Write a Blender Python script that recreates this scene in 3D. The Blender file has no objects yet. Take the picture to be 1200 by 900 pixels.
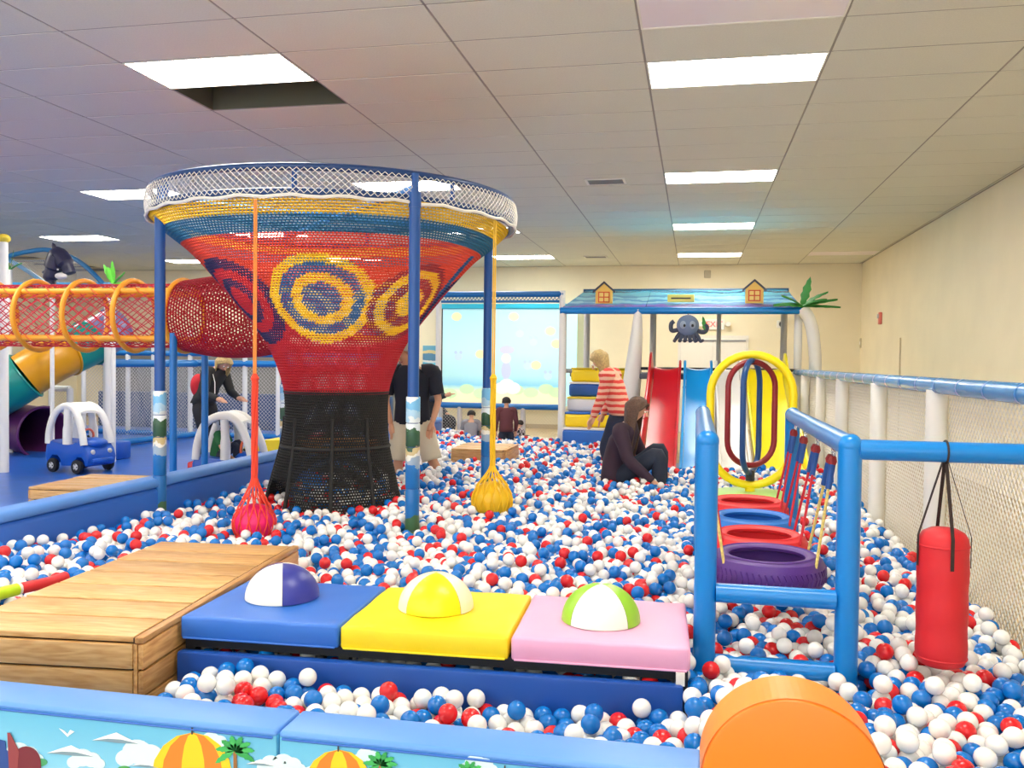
import bpy, bmesh, math, random
import numpy as np
from mathutils import Vector, Matrix, kdtree
R_ = math.radians
PI = math.pi
random.seed(7); rng = np.random.default_rng(7)
scene = bpy.context.scene
COL = scene.collection

# ------------------------------------------------------------------ camera
FPX = 1034.96; YAW, PIT, ROL = 0.203822, -0.02653, 0.011626
CAM = np.array([0.0, 0.0, 1.5])
_cy, _sy, _cp, _sp = math.cos(YAW), math.sin(YAW), math.cos(PIT), math.sin(PIT)
FWD = np.array([-_sy*_cp, _cy*_cp, _sp]); _r0 = np.array([_cy, _sy, 0.0]); _u0 = np.cross(_r0, FWD)
RGT = _r0*math.cos(ROL)+_u0*math.sin(ROL); UPV = -_r0*math.sin(ROL)+_u0*math.cos(ROL)
cam_d = bpy.data.cameras.new('camera'); cam_o = bpy.data.objects.new('camera', cam_d); COL.objects.link(cam_o)
cam_d.sensor_fit = 'HORIZONTAL'; cam_d.sensor_width = 36.0; cam_d.lens = FPX/1200*36.0
cam_d.clip_start = 0.05; cam_d.clip_end = 100
cam_o.matrix_world = Matrix(((RGT[0], UPV[0], -FWD[0], 0), (RGT[1], UPV[1], -FWD[1], 0), (RGT[2], UPV[2], -FWD[2], 1.5), (0, 0, 0, 1)))
scene.camera = cam_o
def _ray(x, y): return FWD + RGT*((x-600)/FPX) + UPV*((450-y)/FPX)
def onz(x, y, z): d = _ray(x, y); return CAM + d*((z-1.5)/d[2])
def onx(x, y, X): d = _ray(x, y); return CAM + d*(X/d[0])
def ony(x, y, Y): d = _ray(x, y); return CAM + d*(Y/d[1])
def proj(P):
    P = np.asarray(P, float)-CAM; z = P@FWD
    return 600+FPX*(P@RGT)/z, 450-FPX*(P@UPV)/z, z

# ------------------------------------------------------------------ world, exposure
wd = bpy.data.worlds.new('world'); scene.world = wd; wd.use_nodes = True
wd.node_tree.nodes['Background'].inputs[0].default_value = (0.9, 0.93, 1.0, 1)
wd.node_tree.nodes['Background'].inputs[1].default_value = 2.6
LIGHT_W = 17.0            # strength of the lit ceiling diffusers
scene.view_settings.view_transform = 'Standard'; scene.view_settings.look = 'None'
scene.view_settings.gamma = 1.0; scene.view_settings.use_curve_mapping = False
scene.view_settings.exposure = 0.74

# ------------------------------------------------------------------ colour and materials
def lin(r, g, b, a=1.0):
    f = lambda c: (c/255/12.92) if c/255 <= 0.04045 else ((c/255+0.055)/1.055)**2.4
    return (f(r), f(g), f(b), a)
MATS = {}
def mat(name, rgb, rough=0.45, spec=0.5, metal=0.0, noise=0.0, nscale=8.0, bump=0.0, bscale=60.0, coat=0.0, emit=0.0, trans=0.0, alpha=1.0):
    if name in MATS: return MATS[name]
    m = bpy.data.materials.new(name); m.use_nodes = True
    nt = m.node_tree; b = nt.nodes['Principled BSDF']
    c = lin(*rgb)
    b.inputs['Base Color'].default_value = c; b.inputs['Roughness'].default_value = rough
    b.inputs['Specular IOR Level'].default_value = spec; b.inputs['Metallic'].default_value = metal
    b.inputs['Coat Weight'].default_value = coat
    if trans: b.inputs['Transmission Weight'].default_value = trans
    if alpha < 1: b.inputs['Alpha'].default_value = alpha
    tc = nt.nodes.new('ShaderNodeTexCoord')
    if noise:
        n = nt.nodes.new('ShaderNodeTexNoise'); n.inputs['Scale'].default_value = nscale; n.inputs['Detail'].default_value = 4
        nt.links.new(tc.outputs['Object'], n.inputs['Vector'])
        mr = nt.nodes.new('ShaderNodeMapRange'); mr.inputs[1].default_value = 0.3; mr.inputs[2].default_value = 0.7
        mr.inputs[3].default_value = 1-noise; mr.inputs[4].default_value = 1+noise*0.6
        mx = nt.nodes.new('ShaderNodeMix'); mx.data_type = 'RGBA'; mx.blend_type = 'MULTIPLY'; mx.inputs[0].default_value = 1
        mx.inputs[6].default_value = c
        nt.links.new(n.outputs['Fac'], mr.inputs[0]); nt.links.new(mr.outputs[0], mx.inputs[7])
        nt.links.new(mx.outputs[2], b.inputs['Base Color'])
    if bump:
        n2 = nt.nodes.new('ShaderNodeTexNoise'); n2.inputs['Scale'].default_value = bscale; n2.inputs['Detail'].default_value = 3
        nt.links.new(tc.outputs['Object'], n2.inputs['Vector'])
        bp = nt.nodes.new('ShaderNodeBump'); bp.inputs['Strength'].default_value = bump; bp.inputs['Distance'].default_value = 0.01
        nt.links.new(n2.outputs['Fac'], bp.inputs['Height']); nt.links.new(bp.outputs[0], b.inputs['Normal'])
    if emit:
        b.inputs['Emission Color'].default_value = c; b.inputs['Emission Strength'].default_value = emit
    MATS[name] = m
    return m
def ramp_mat(name, stops, axis='Z', lo=0.0, hi=1.0, rough=0.4, warp=0.0, wscale=10.0, interp='CONSTANT', space='Object', emit=0.0):
    """printed pattern: colours in bands along one object axis, the band edges wavered by noise"""
    if name in MATS: return MATS[name]
    m = bpy.data.materials.new(name); m.use_nodes = True; nt = m.node_tree; b = nt.nodes['Principled BSDF']
    b.inputs['Roughness'].default_value = rough
    tc = nt.nodes.new('ShaderNodeTexCoord'); sx = nt.nodes.new('ShaderNodeSeparateXYZ'); nt.links.new(tc.outputs[space], sx.inputs[0])
    mr = nt.nodes.new('ShaderNodeMapRange'); mr.inputs[1].default_value = lo; mr.inputs[2].default_value = hi
    nt.links.new(sx.outputs[axis], mr.inputs[0]); src = mr.outputs[0]
    if warp:
        n = nt.nodes.new('ShaderNodeTexNoise'); n.inputs['Scale'].default_value = wscale; n.inputs['Detail'].default_value = 3
        nt.links.new(tc.outputs[space], n.inputs['Vector'])
        s = nt.nodes.new('ShaderNodeMath'); s.operation = 'SUBTRACT'; s.inputs[1].default_value = 0.5; nt.links.new(n.outputs['Fac'], s.inputs[0])
        k = nt.nodes.new('ShaderNodeMath'); k.operation = 'MULTIPLY_ADD'; k.inputs[1].default_value = warp
        nt.links.new(s.outputs[0], k.inputs[0]); nt.links.new(src, k.inputs[2]); src = k.outputs[0]
    r = nt.nodes.new('ShaderNodeValToRGB'); r.color_ramp.interpolation = interp
    el = r.color_ramp.elements
    while len(el) > 1: el.remove(el[-1])
    el[0].position = stops[0][0]; el[0].color = lin(*stops[0][1])
    for p, c in stops[1:]:
        e = el.new(p); e.color = lin(*c)
    nt.links.new(src, r.inputs[0]); nt.links.new(r.outputs[0], b.inputs['Base Color'])
    if emit:
        nt.links.new(r.outputs[0], b.inputs['Emission Color']); b.inputs['Emission Strength'].default_value = emit
    MATS[name] = m
    return m

M_blue_vinyl = mat('blue_vinyl', (44, 104, 196), 0.42, bump=0.08, bscale=14)
M_light_blue_vinyl = mat('light_blue_vinyl', (92, 150, 226), 0.42, bump=0.06, bscale=14)
M_pad_blue = mat('pad_blue', (48, 112, 205), 0.45, bump=0.1, bscale=9)
M_pad_yellow = mat('pad_yellow', (250, 220, 20), 0.45, bump=0.14, bscale=9)
M_pad_pink = mat('pad_pink', (238, 172, 205), 0.45, bump=0.1, bscale=9)
M_rail_blue = mat('rail_blue_vinyl', (6, 126, 206), 0.28, bump=0.06, bscale=20)
M_post_blue = mat('post_blue_paint', (14, 78, 152), 0.35)
M_white_post = mat('white_padding', (236, 234, 228), 0.4, bump=0.04, bscale=20)
M_white = mat('white_plastic', (240, 238, 230), 0.35)
M_dark = mat('dark_metal', (30, 31, 34), 0.5)
M_grey = mat('grey_metal', (150, 150, 155), 0.4, metal=0.3)
M_steel = mat('bright_steel', (190, 192, 196), 0.25, metal=0.9)
M_net_white = mat('net_white', (236, 232, 222), 0.7)
M_net_grey = mat('net_grey', (205, 205, 205), 0.7)
M_red = mat('red_plastic', (214, 22, 34), 0.25)
M_yellow = mat('yellow_plastic', (250, 222, 10), 0.3)
M_green = mat('green_leaf', (52, 140, 52), 0.5, noise=0.3, nscale=10)
M_skin = mat('skin', (226, 172, 140), 0.55)
M_blackhair = mat('dark_hair', (38, 30, 26), 0.6, noise=0.3, nscale=60)

# ------------------------------------------------------------------ mesh builder
def _frame(d):
    d = Vector(d).normalized()
    a = Vector((0, 0, 1)) if abs(d.z) < 0.9 else Vector((1, 0, 0))
    u = d.cross(a).normalized(); v = d.cross(u).normalized()
    return d, u, v
class MB:
    def __init__(s): s.v = []; s.f = []
    def _add(s, vs, fs):
        o = len(s.v); s.v += [tuple(p) for p in vs]; s.f += [tuple(i+o for i in f) for f in fs]; return s
    def box(s, lo, hi):
        x0, y0, z0 = lo; x1, y1, z1 = hi
        return s._add([(x0,y0,z0),(x1,y0,z0),(x1,y1,z0),(x0,y1,z0),(x0,y0,z1),(x1,y0,z1),(x1,y1,z1),(x0,y1,z1)],
                      [(0,3,2,1),(4,5,6,7),(0,1,5,4),(1,2,6,5),(2,3,7,6),(3,0,4,7)])
    def rbox(s, lo, hi, r=0.01, seg=2):
        """box with rounded edges"""
        bm = bmesh.new(); bmesh.ops.create_cube(bm, size=1)
        c = [(a+b)/2 for a, b in zip(lo, hi)]; d = [(b-a) for a, b in zip(lo, hi)]
        for v in bm.verts: v.co = Vector((c[0]+v.co.x*d[0], c[1]+v.co.y*d[1], c[2]+v.co.z*d[2]))
        r = min(r, min(d)*0.48)
        bmesh.ops.bevel(bm, geom=list(bm.edges), offset=r, offset_type='OFFSET', segments=seg, profile=0.5, affect='EDGES')
        bm.verts.index_update()
        s._add([v.co for v in bm.verts], [[v.index for v in f.verts] for f in bm.faces]); bm.free(); return s
    def tube(s, pts, r, n=10, closed=False, caps=True):
        pts = [Vector(p) for p in pts]; m = len(pts)
        rr = r if hasattr(r, '__len__') else [r]*m
        rings = []; u = None
        for i, p in enumerate(pts):
            if closed: t = pts[(i+1) % m]-pts[i-1]
            else: t = pts[min(i+1, m-1)]-pts[max(i-1, 0)]
            t.normalize()
            if u is None: _, u, _ = _frame(t)
            u = (u-t*u.dot(t))
            if u.length < 1e-6: _, u, _ = _frame(t)
            u.normalize(); w = t.cross(u)
            rings.append([p+(u*math.cos(2*PI*k/n)+w*math.sin(2*PI*k/n))*rr[i] for k in range(n)])
        vs = [q for g in rings for q in g]; fs = []
        for i in range(m if closed else m-1):
            a = i*n; b = ((i+1) % m)*n
            for k in range(n): fs.append((a+k, a+(k+1) % n, b+(k+1) % n, b+k))
        if caps and not closed:
            fs.append(tuple(range(n-1, -1, -1))); fs.append(tuple(range((m-1)*n, m*n)))
        return s._add(vs, fs)
    def lathe(s, prof, n=24, c=(0, 0, 0), axis='Z', a0=0.0, a1=2*PI, closed_prof=False):
        """prof: list of (radius, height)"""
        full = abs(a1-a0-2*PI) < 1e-6; k = n if full else n+1; m = len(prof); vs = []
        for j in range(k):
            a = a0+(a1-a0)*j/n
            for r, h in prof:
                x, y, z = r*math.cos(a), r*math.sin(a), h
                if axis == 'X': x, y, z = h, r*math.cos(a), r*math.sin(a)
                if axis == 'Y': x, y, z = r*math.cos(a), h, r*math.sin(a)
                vs.append((c[0]+x, c[1]+y, c[2]+z))
        fs = []
        for j in range(n if full else n):
            j2 = (j+1) % k
            for i in range(m if closed_prof else m-1):
                i2 = (i+1) % m
                fs.append((j*m+i, j2*m+i, j2*m+i2, j*m+i2))
        return s._add(vs, fs)
    def ball(s, c, r, n=16, m=10):
        rx, ry, rz = r if hasattr(r, '__len__') else (r, r, r)
        vs = [(c[0], c[1], c[2]+rz)]
        for i in range(1, m):
            t = PI*i/m
            for k in range(n): vs.append((c[0]+rx*math.sin(t)*math.cos(2*PI*k/n), c[1]+ry*math.sin(t)*math.sin(2*PI*k/n), c[2]+rz*math.cos(t)))
        vs.append((c[0], c[1], c[2]-rz)); L = len(vs)-1; fs = []
        for k in range(n): fs.append((0, 1+k, 1+(k+1) % n)); fs.append((L, 1+(m-2)*n+(k+1) % n, 1+(m-2)*n+k))
        for i in range(m-2):
            for k in range(n):
                a = 1+i*n+k; b = 1+i*n+(k+1) % n; fs.append((a, a+n, b+n, b))
        return s._add(vs, fs)
    def prism(s, outline, origin, eu, ev, depth):
        """2-D outline extruded along eu x ev by depth"""
        o = Vector(origin); eu = Vector(eu); ev = Vector(ev); nn = eu.cross(ev).normalized()*depth
        A = [o+eu*p[0]+ev*p[1] for p in outline]; B = [q+nn for q in A]; n = len(A)
        fs = [tuple(range(n-1, -1, -1)), tuple(range(n, 2*n))]+[(i, (i+1) % n, n+(i+1) % n, n+i) for i in range(n)]
        return s._add(A+B, fs)
    def struts(s, A, B, r, sides=3):
        """many thin straight strands at once"""
        A = np.asarray(A, float); B = np.asarray(B, float)
        if len(A) == 0: return s
        d = B-A; d /= np.linalg.norm(d, axis=1)[:, None]+1e-12
        ref = np.where(np.abs(d[:, 2:3]) < 0.9, np.array([[0, 0, 1.0]]), np.array([[1.0, 0, 0]]))
        u = np.cross(d, ref); u /= np.linalg.norm(u, axis=1)[:, None]; w = np.cross(d, u)
        r = np.broadcast_to(np.asarray(r, float), (len(A),))[:, None]
        V = np.zeros((len(A), 2*sides, 3))
        for k in range(sides):
            o = (u*math.cos(2*PI*k/sides)+w*math.sin(2*PI*k/sides))*r
            V[:, k] = A+o; V[:, sides+k] = B+o
        base = len(s.v); s.v += [tuple(p) for p in V.reshape(-1, 3)]
        for i in range(len(A)):
            b = base+i*2*sides
            for k in range(sides): k2 = (k+1) % sides; s.f.append((b+k, b+k2, b+sides+k2, b+sides+k))
        return s
    def net(s, p0, U, V, w, h, cell, r, sides=3):
        """diamond netting in the rectangle p0 + U*w + V*h"""
        p0, U, V = np.array(p0, float), np.array(U, float), np.array(V, float); A = []; B = []
        n = int((w+h)/cell)+2
        for sgn in (1, -1):
            for k in range(n):
                c = k*cell
                if sgn > 0: a0, a1 = max(0, c-h), min(w, c); q = [(a, c-a) for a in (a0, a1)]
                else: a0, a1 = max(0, c-h), min(w, c); q = [(w-a, c-a) for a in (a0, a1)]
                if a1-a0 < 1e-3: continue
                A.append(p0+U*q[0][0]+V*q[0][1]); B.append(p0+U*q[1][0]+V*q[1][1])
        return s.struts(A, B, r, sides)
    def xf(s, M): s.v = [tuple(M @ Vector(p)) for p in s.v]; return s
    def build(s, name, m, parent=None, smooth=True, world=False, ang=40):
        me = bpy.data.meshes.new(name)
        v = np.array(s.v, float)
        if world and parent is not None: 
            l = parent.location; pp = parent.parent
            v = v-np.array([l.x, l.y, l.z])
            while pp is not None: v = v-np.array(pp.location); pp = pp.parent
        me.from_pydata(v.tolist(), [], s.f); me.validate()
        me.materials.append(m)
        if smooth:
            me.shade_smooth()
            if ang < 180: me.set_sharp_from_angle(angle=R_(ang))
        o = bpy.data.objects.new(name, me); COL.objects.link(o)
        if parent is not None: o.parent = parent
        return o
def tag(o, label=None, cat=None, group=None, kind=None):
    if label: o['label'] = label
    if cat: o['category'] = cat
    if group: o['group'] = group
    if kind: o['kind'] = kind
    return o
def thing(name, label, cat, loc=(0, 0, 0), rz=0.0, group=None):
    o = bpy.data.objects.new(name, None); COL.objects.link(o); o.empty_display_size = 0.1
    o.location = [float(a) for a in loc]; o.rotation_euler = (0, 0, rz)
    return tag(o, label, cat, group)
def copy_tree(o, parent=None):
    c = o.copy(); COL.objects.link(c)
    if parent is not None: c.parent = parent
    for ch in list(o.children): copy_tree(ch, c)
    return c
def arc(c, r, a0, a1, n, eu=(1, 0, 0), ev=(0, 0, 1)):
    c, eu, ev = Vector(c), Vector(eu), Vector(ev)
    return [c+eu*(r*math.cos(a0+(a1-a0)*i/n))+ev*(r*math.sin(a0+(a1-a0)*i/n)) for i in range(n+1)]
def spline(pts, n=8):
    """Catmull-Rom through points"""
    P = [Vector(p) for p in pts]; out = []
    for i in range(len(P)-1):
        a, b, c, d = P[max(i-1, 0)], P[i], P[i+1], P[min(i+2, len(P)-1)]
        for k in range(n):
            t = k/n
            out.append(0.5*((2*b)+(c-a)*t+(2*a-5*b+4*c-d)*t*t+(3*b-a-3*c+d)*t**3))
    out.append(P[-1]); return out
# ================================================================== THE ROOM
XL, XR, YN, YF, ZC = -15.0, 3.33, -3.2, 19.25, 3.582
TW, TD, TX0, TY0 = 1.2192, 0.6096, -0.3708, 6.239      # ceiling grid
M_wall = mat('cream_wall_paint', (246, 236, 206), 0.7, noise=0.04, nscale=1.5, bump=0.05, bscale=120)
M_floor = mat('tan_floor', (196, 170, 128), 0.5, noise=0.15, nscale=3)
M_mat = mat('blue_floor_mat', (36, 96, 190), 0.3, noise=0.12, nscale=5, bump=0.05, bscale=30)
def struct(name, mb, m, smooth=False): return tag(mb.build(name, m, smooth=smooth), kind='structure')
struct('floor', MB().box((XL, YN, -0.1), (XR, YF, 0)), M_floor)
struct('wall_back', MB().box((XL, YF, 0), (XR, YF+0.1, ZC+0.6)), M_wall)
struct('wall_right', MB().box((XR, YN, 0), (XR+0.1, YF, ZC+0.6)), M_wall)
struct('wall_left', MB().box((XL-0.1, YN, 0), (XL, YF, ZC+0.6)), M_wall)
# unseen front wall: piers, sill and head round windows added to brighten the room
fw = MB().box((XL, YN-0.1, 0), (XR, YN, 0.5)).box((XL, YN-0.1, 3.0), (XR, YN, ZC+0.6))
wins = [(XL+0.6+k*2.95, XL+0.6+k*2.95+2.65) for k in range(6)]
edges_ = [XL]+[e for w_ in wins for e in w_]+[XR]
for k in range(0, len(edges_), 2): fw.box((edges_[k], YN-0.1, 0.5), (edges_[k+1], YN, 3.0))
struct('wall_front', fw, M_wall)
M_glass = bpy.data.materials.new('window_glass'); M_glass.use_nodes = True
_nt = M_glass.node_tree; _nt.nodes.remove(_nt.nodes['Principled BSDF']); _tr = _nt.nodes.new('ShaderNodeBsdfTransparent'); _gl = _nt.nodes.new('ShaderNodeBsdfGlossy'); _mx = _nt.nodes.new('ShaderNodeMixShader')
_tr.inputs[0].default_value = (0.94, 0.97, 0.96, 1); _gl.inputs['Roughness'].default_value = 0.02; _mx.inputs[0].default_value = 0.06
_nt.links.new(_tr.outputs[0], _mx.inputs[1]); _nt.links.new(_gl.outputs[0], _mx.inputs[2]); _nt.links.new(_mx.outputs[0], _nt.nodes['Material Output'].inputs[0])
M_alu = mat('window_aluminium', (170, 172, 174), 0.4, metal=0.6)
for k, (a, b) in enumerate(wins):
    w_ = struct('window_%d' % (k+1), MB().box((a, YN-0.075, 0.5), (b, YN-0.025, 0.56)).box((a, YN-0.075, 2.94), (b, YN-0.025, 3.0)).box((a, YN-0.075, 0.56), (a+0.06, YN-0.025, 2.94)).box((b-0.06, YN-0.075, 0.56), (b, YN-0.025, 2.94)), M_alu)
    MB()._add([(a+0.06, YN-0.05, 0.56), (b-0.06, YN-0.05, 0.56), (b-0.06, YN-0.05, 2.94), (a+0.06, YN-0.05, 2.94)], [(0, 1, 2, 3)]).build('pane', M_glass, w_, smooth=False)
    pl_ = bpy.data.lights.new('window_portal', 'AREA'); pl_.shape = 'RECTANGLE'; pl_.size = b-a; pl_.size_y = 2.4; pl_.cycles.is_portal = True
    po_ = bpy.data.objects.new('window_portal', pl_); COL.objects.link(po_); po_.location = ((a+b)/2, YN-0.11, 1.75); po_.rotation_euler = (PI/2, 0, 0)
M_base = mat('baseboard_tan', (206, 186, 148), 0.5)
struct('baseboard_right', MB().box((XR-0.012, YN, 0), (XR, YF, 0.1)), M_base)
struct('baseboard_back', MB().box((XL, YF-0.012, 0), (XR, YF, 0.1)), M_base)
fm = struct('floor_mat', MB().box((-13.5, 2.0, 0), (-4.0, 16.6, 0.015)), M_mat)
struct('floor_pit', MB().box((-3.78, 2.1, 0), (1.36, 13.25, 0.012)), M_mat)

# ceiling: slab, hung grid bars, tiles
M_tile = mat('ceiling_tile', (224, 224, 210), 0.85, noise=0.05, nscale=90, bump=0.12, bscale=220)
M_tbar = mat('ceiling_grid', (150, 146, 136), 0.5)
M_void = mat('plenum_dark', (92, 94, 80), 0.9)
ceil = struct('ceiling', MB().box((XL, YN, ZC+0.55), (XR, YF, ZC+0.65)), M_void)
c0, c1 = math.floor((XL-TX0)/TW), 2
r0, r1 = math.floor((YN-TY0)/TD), 20
lit = set()
for c in (0, -3, -6, -9):
    for r in (-12, -6, 0, 6, 12, 18): lit.add((c, r))
lit.discard((-3, 0)); lit.add((-3, -1))
off = {(0, -2), (2, 18)}
hole = {(-3, 0)}
vents = {(-1, 6): 0.42, (-2, 18): 0.42}
gap = 0.007
tile_me = None; rest = MB(); n_tiles = 0; cand = []
for c in range(c0, c1+1):
    for r in range(r0, r1+1):
        if (c, r) in lit or (c, r) in off or (c, r) in hole: continue
        x0 = TX0+c*TW; y0 = TY0+r*TD
        if x0 < XL: continue
        u, v, z = proj((x0+TW/2, y0+TD/2, ZC))
        cand.append((z if (z > 0.5 and -60 < u < 1260 and -60 < v < 460) else 999, c, r))
cand.sort()
for k, (z, c, r) in enumerate(cand):
    x0 = TX0+c*TW+gap; y0 = TY0+r*TD+gap
    sag = rng.normal(0, 0.0008)
    if k < 296 and z < 900:
        if tile_me is None:
            o = MB().rbox((0, 0, 0), (TW-2*gap, TD-2*gap, 0.016), 0.003, 1).build('ceiling_tile', M_tile, ceil, smooth=False); tile_me = o.data
        else:
            o = bpy.data.objects.new('ceiling_tile', tile_me); COL.objects.link(o); o.parent = ceil
        o.location = (x0, y0, ZC-0.002+sag)
    else:
        rest.box((x0, y0, ZC-0.002), (x0+TW-2*gap, y0+TD-2*gap, ZC+0.014))
# cut edge tiles along the far and right walls
ye = TY0+(r1+1)*TD
for c in range(c0+1, c1+1):
    rest.box((TX0+c*TW+gap, ye+gap, ZC-0.002), (TX0+(c+1)*TW-gap, YF-0.004, ZC+0.014))
rest.box((TX0+(c1+1)*TW+gap, YN, ZC-0.002), (XR, YF, ZC+0.014))
ro = rest.build('ceiling_tiles_far', M_tile, ceil, smooth=False); ro['kind'] = 'stuff'
g = MB()
for c in range(c0, c1+3):
    x = TX0+c*TW
    if XL < x < XR: g.box((x-0.009, YN, ZC+0.0005), (x+0.009, YF, ZC+0.03))
for r in range(r0, r1+3):
    y = TY0+r*TD
    if YN < y < YF: g.box((XL, y-0.009, ZC+0.0005), (XR, y+0.009, ZC+0.03))
g.build('ceiling_grid', M_tbar, ceil, smooth=False)
t = MB(); t.box((XR-0.02, YN, ZC-0.004), (XR, YF, ZC+0.02)); t.box((XL, YF-0.02, ZC-0.004), (XR, YF, ZC+0.02))
struct('trim_1', t, M_tbar)
# the missing tile: open box into the plenum
hb = MB()
for c, r in hole:
    x0, x1, y0, y1 = TX0+c*TW+0.01, TX0+(c+1)*TW-0.01, TY0+r*TD+0.01, TY0+(r+1)*TD-0.01
    hb.box((x0, y0, ZC+0.5), (x1, y1, ZC+0.52)); 
    for a in ((x0-0.02, y0, x0, y1), (x1, y0, x1+0.02, y1), (x0, y0-0.02, x1, y0), (x0, y1, x1, y1+0.02)):
        hb.box((a[0], a[1], ZC+0.004), (a[2], a[3], ZC+0.52))
hb.build('open_tile_bay', M_void, ceil, smooth=False)
# light fittings
M_lit = mat('lit_diffuser', (255, 250, 240), 0.5, emit=LIGHT_W)
M_off = mat('unlit_diffuser', (244, 236, 242), 0.35)
def fitting(c, r, m, label, group=None):
    x0, y0 = TX0+c*TW, TY0+r*TD
    t = thing('ceiling_light', label, 'ceiling light', (x0+TW/2, y0+TD/2, ZC-0.002), 0, group)
    f = MB(); w, d = TW/2-0.006, TD/2-0.006
    for a in ((-w, -d, w, -d+0.012), (-w, d-0.012, w, d), (-w, -d+0.012, -w+0.012, d-0.012), (w-0.012, -d+0.012, w, d-0.012)):
        f.box((a[0], a[1], -0.003), (a[2], a[3], 0.03))
    f.build('frame', M_white, t, smooth=False)
    MB().box((-w+0.012, -d+0.012, 0.002), (w-0.012, d-0.012, 0.012)).build('diffuser', m, t, smooth=False)
    MB().box((-w, -d, 0.03), (w, d, 0.1)).build('housing', M_grey, t, smooth=False)
    return t
ordn = {18: 'first', 12: 'second', 6: 'third', 0: 'fourth', -6: 'fifth', -12: 'sixth'}
for (c, r) in sorted(lit):
    rown = {0: 'the row over the slides', -3: 'the row over the funnel', -6: 'the row over the toy cars', -9: 'the row over the tube slide'}[c]
    if (c, r) == (-3, -1): lb = 'lit ceiling light panel touching the open dark tile bay'
    else: lb = 'lit ceiling light, %s from the back wall in %s' % (ordn[r], rown)
    fitting(c, r, M_lit, lb, 'lit ceiling lights')
fitting(0, -2, M_off, 'unlit pale ceiling light panel in front of a lit one')
fitting(2, 18, M_off, 'unlit ceiling light panel in the corner by the back wall')
def vent(c, r, cx, lb):
    x0, y0 = TX0+c*TW+cx, TY0+r*TD+0.33
    t = thing('air_vent', lb, 'vent', (x0, y0, ZC-0.004))
    f = MB()
    for a in ((-0.23, -0.15, 0.23, -0.12), (-0.23, 0.12, 0.23, 0.15), (-0.23, -0.12, -0.2, 0.12), (0.2, -0.12, 0.23, 0.12)): f.box((a[0], a[1], -0.012), (a[2], a[3], 0.0))
    f.build('frame', M_white, t, smooth=False)
    MB().box((-0.2, -0.12, -0.003), (0.2, 0.12, 0.0)).build('backing', M_dark, t, smooth=False)
    for k in range(5):
        y = -0.1+k*0.05
        MB().prism([(0, 0), (0.03, 0.0), (0.034, 0.004), (0.004, 0.004)], (-0.2, y, -0.012), (0, 1, 0), (0, 0, 1), 0.4).build('slat', M_grey, t, smooth=False)
vent(-1, 6, 0.55, 'grey slatted air vent nearer the crochet funnel')
vent(-2, 18, 0.85, 'grey slatted air vent close to the back wall')

# ---- things on the walls
# double door in the back wall
d = MB().box((-0.36, YF-0.05, 0), (1.1, YF-0.002, 2.08)); door = struct('door_1', d, mat('door_frame_white', (236, 232, 222), 0.5))
for a, b in ((-0.3, 0.365), (0.375, 1.04)):
    lf = MB().rbox((a, YF-0.07, 0.01), (b, YF-0.052, 2.02), 0.006, 1).build('door_leaf', mat('door_white', (244, 240, 230), 0.45), door, smooth=False)
    MB().rbox((a+0.05, YF-0.10, 0.95), (b-0.05, YF-0.071, 1.0), 0.01, 1).build('push_bar', M_grey, lf, smooth=False)
MB().box((-0.3, YF-0.09, 1.955), (1.04, YF-0.071, 1.985)).build('door_closer_bar', M_grey, door, smooth=False)
# exit sign with two emergency lamps
p = ony(837, 381, YF)
ex = thing('exit_sign', 'red lit exit sign with twin emergency lamps on back wall', 'exit sign', (p[0], YF-0.06, p[2]-0.08))
MB().rbox((-0.21, 0, -0.02), (0.21, 0.06, 0.2), 0.01, 1).build('sign_box', M_white, ex, smooth=False)
def text_part(txt, size, loc, m, parent, name='lettering', rx=PI/2, depth=0.002, rz=0.0, align='CENTER'):
    cu = bpy.data.curves.new(name, 'FONT'); cu.body = txt; cu.size = size; cu.align_x = align; cu.align_y = 'CENTER'; cu.extrude = depth
    o = bpy.data.objects.new(name, cu); COL.objects.link(o)
    dg = bpy.context.evaluated_depsgraph_get(); me = bpy.data.meshes.new_from_object(o.evaluated_get(dg))
    bpy.data.objects.remove(o); bpy.data.curves.remove(cu)
    me.materials.clear(); me.materials.append(m)
    o = bpy.data.objects.new(name, me); COL.objects.link(o); o.parent = parent; o.location = loc; o.rotation_euler = (rx, 0, rz); return o
M_exit = mat('exit_red', (255, 60, 60), 0.4, emit=1.2)
text_part('EXIT', 0.17, (0, -0.003, 0.09), M_exit, ex)
for s in (-1, 1):
    MB().lathe([(0.0, -0.10), (0.05, -0.10), (0.055, -0.04), (0.03, 0.0)], 14, (s*0.28, 0, 0.1), 'Y').build('emergency_lamp', M_white, ex)
    MB().box((min(s*0.2, s*0.28), 0.0, 0.085), (max(s*0.2, s*0.28), 0.02, 0.115)).build('lamp_arm', M_white, ex, smooth=False)
# small black camera unit on the back wall
p = ony(916, 380, YF)
sc = thing('security_camera', 'small dark security camera on back wall beside tower roof', 'camera', (p[0], YF, p[2]))
MB().rbox((-0.1, -0.05, -0.08), (0.1, 0, 0.08), 0.01, 1).build('plate', M_white, sc, smooth=False)
MB().lathe([(0, -0.13), (0.05, -0.12), (0.06, -0.05)], 16, (0, 0, 0), 'Y').build('lens_dome', M_dark, sc)
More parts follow.
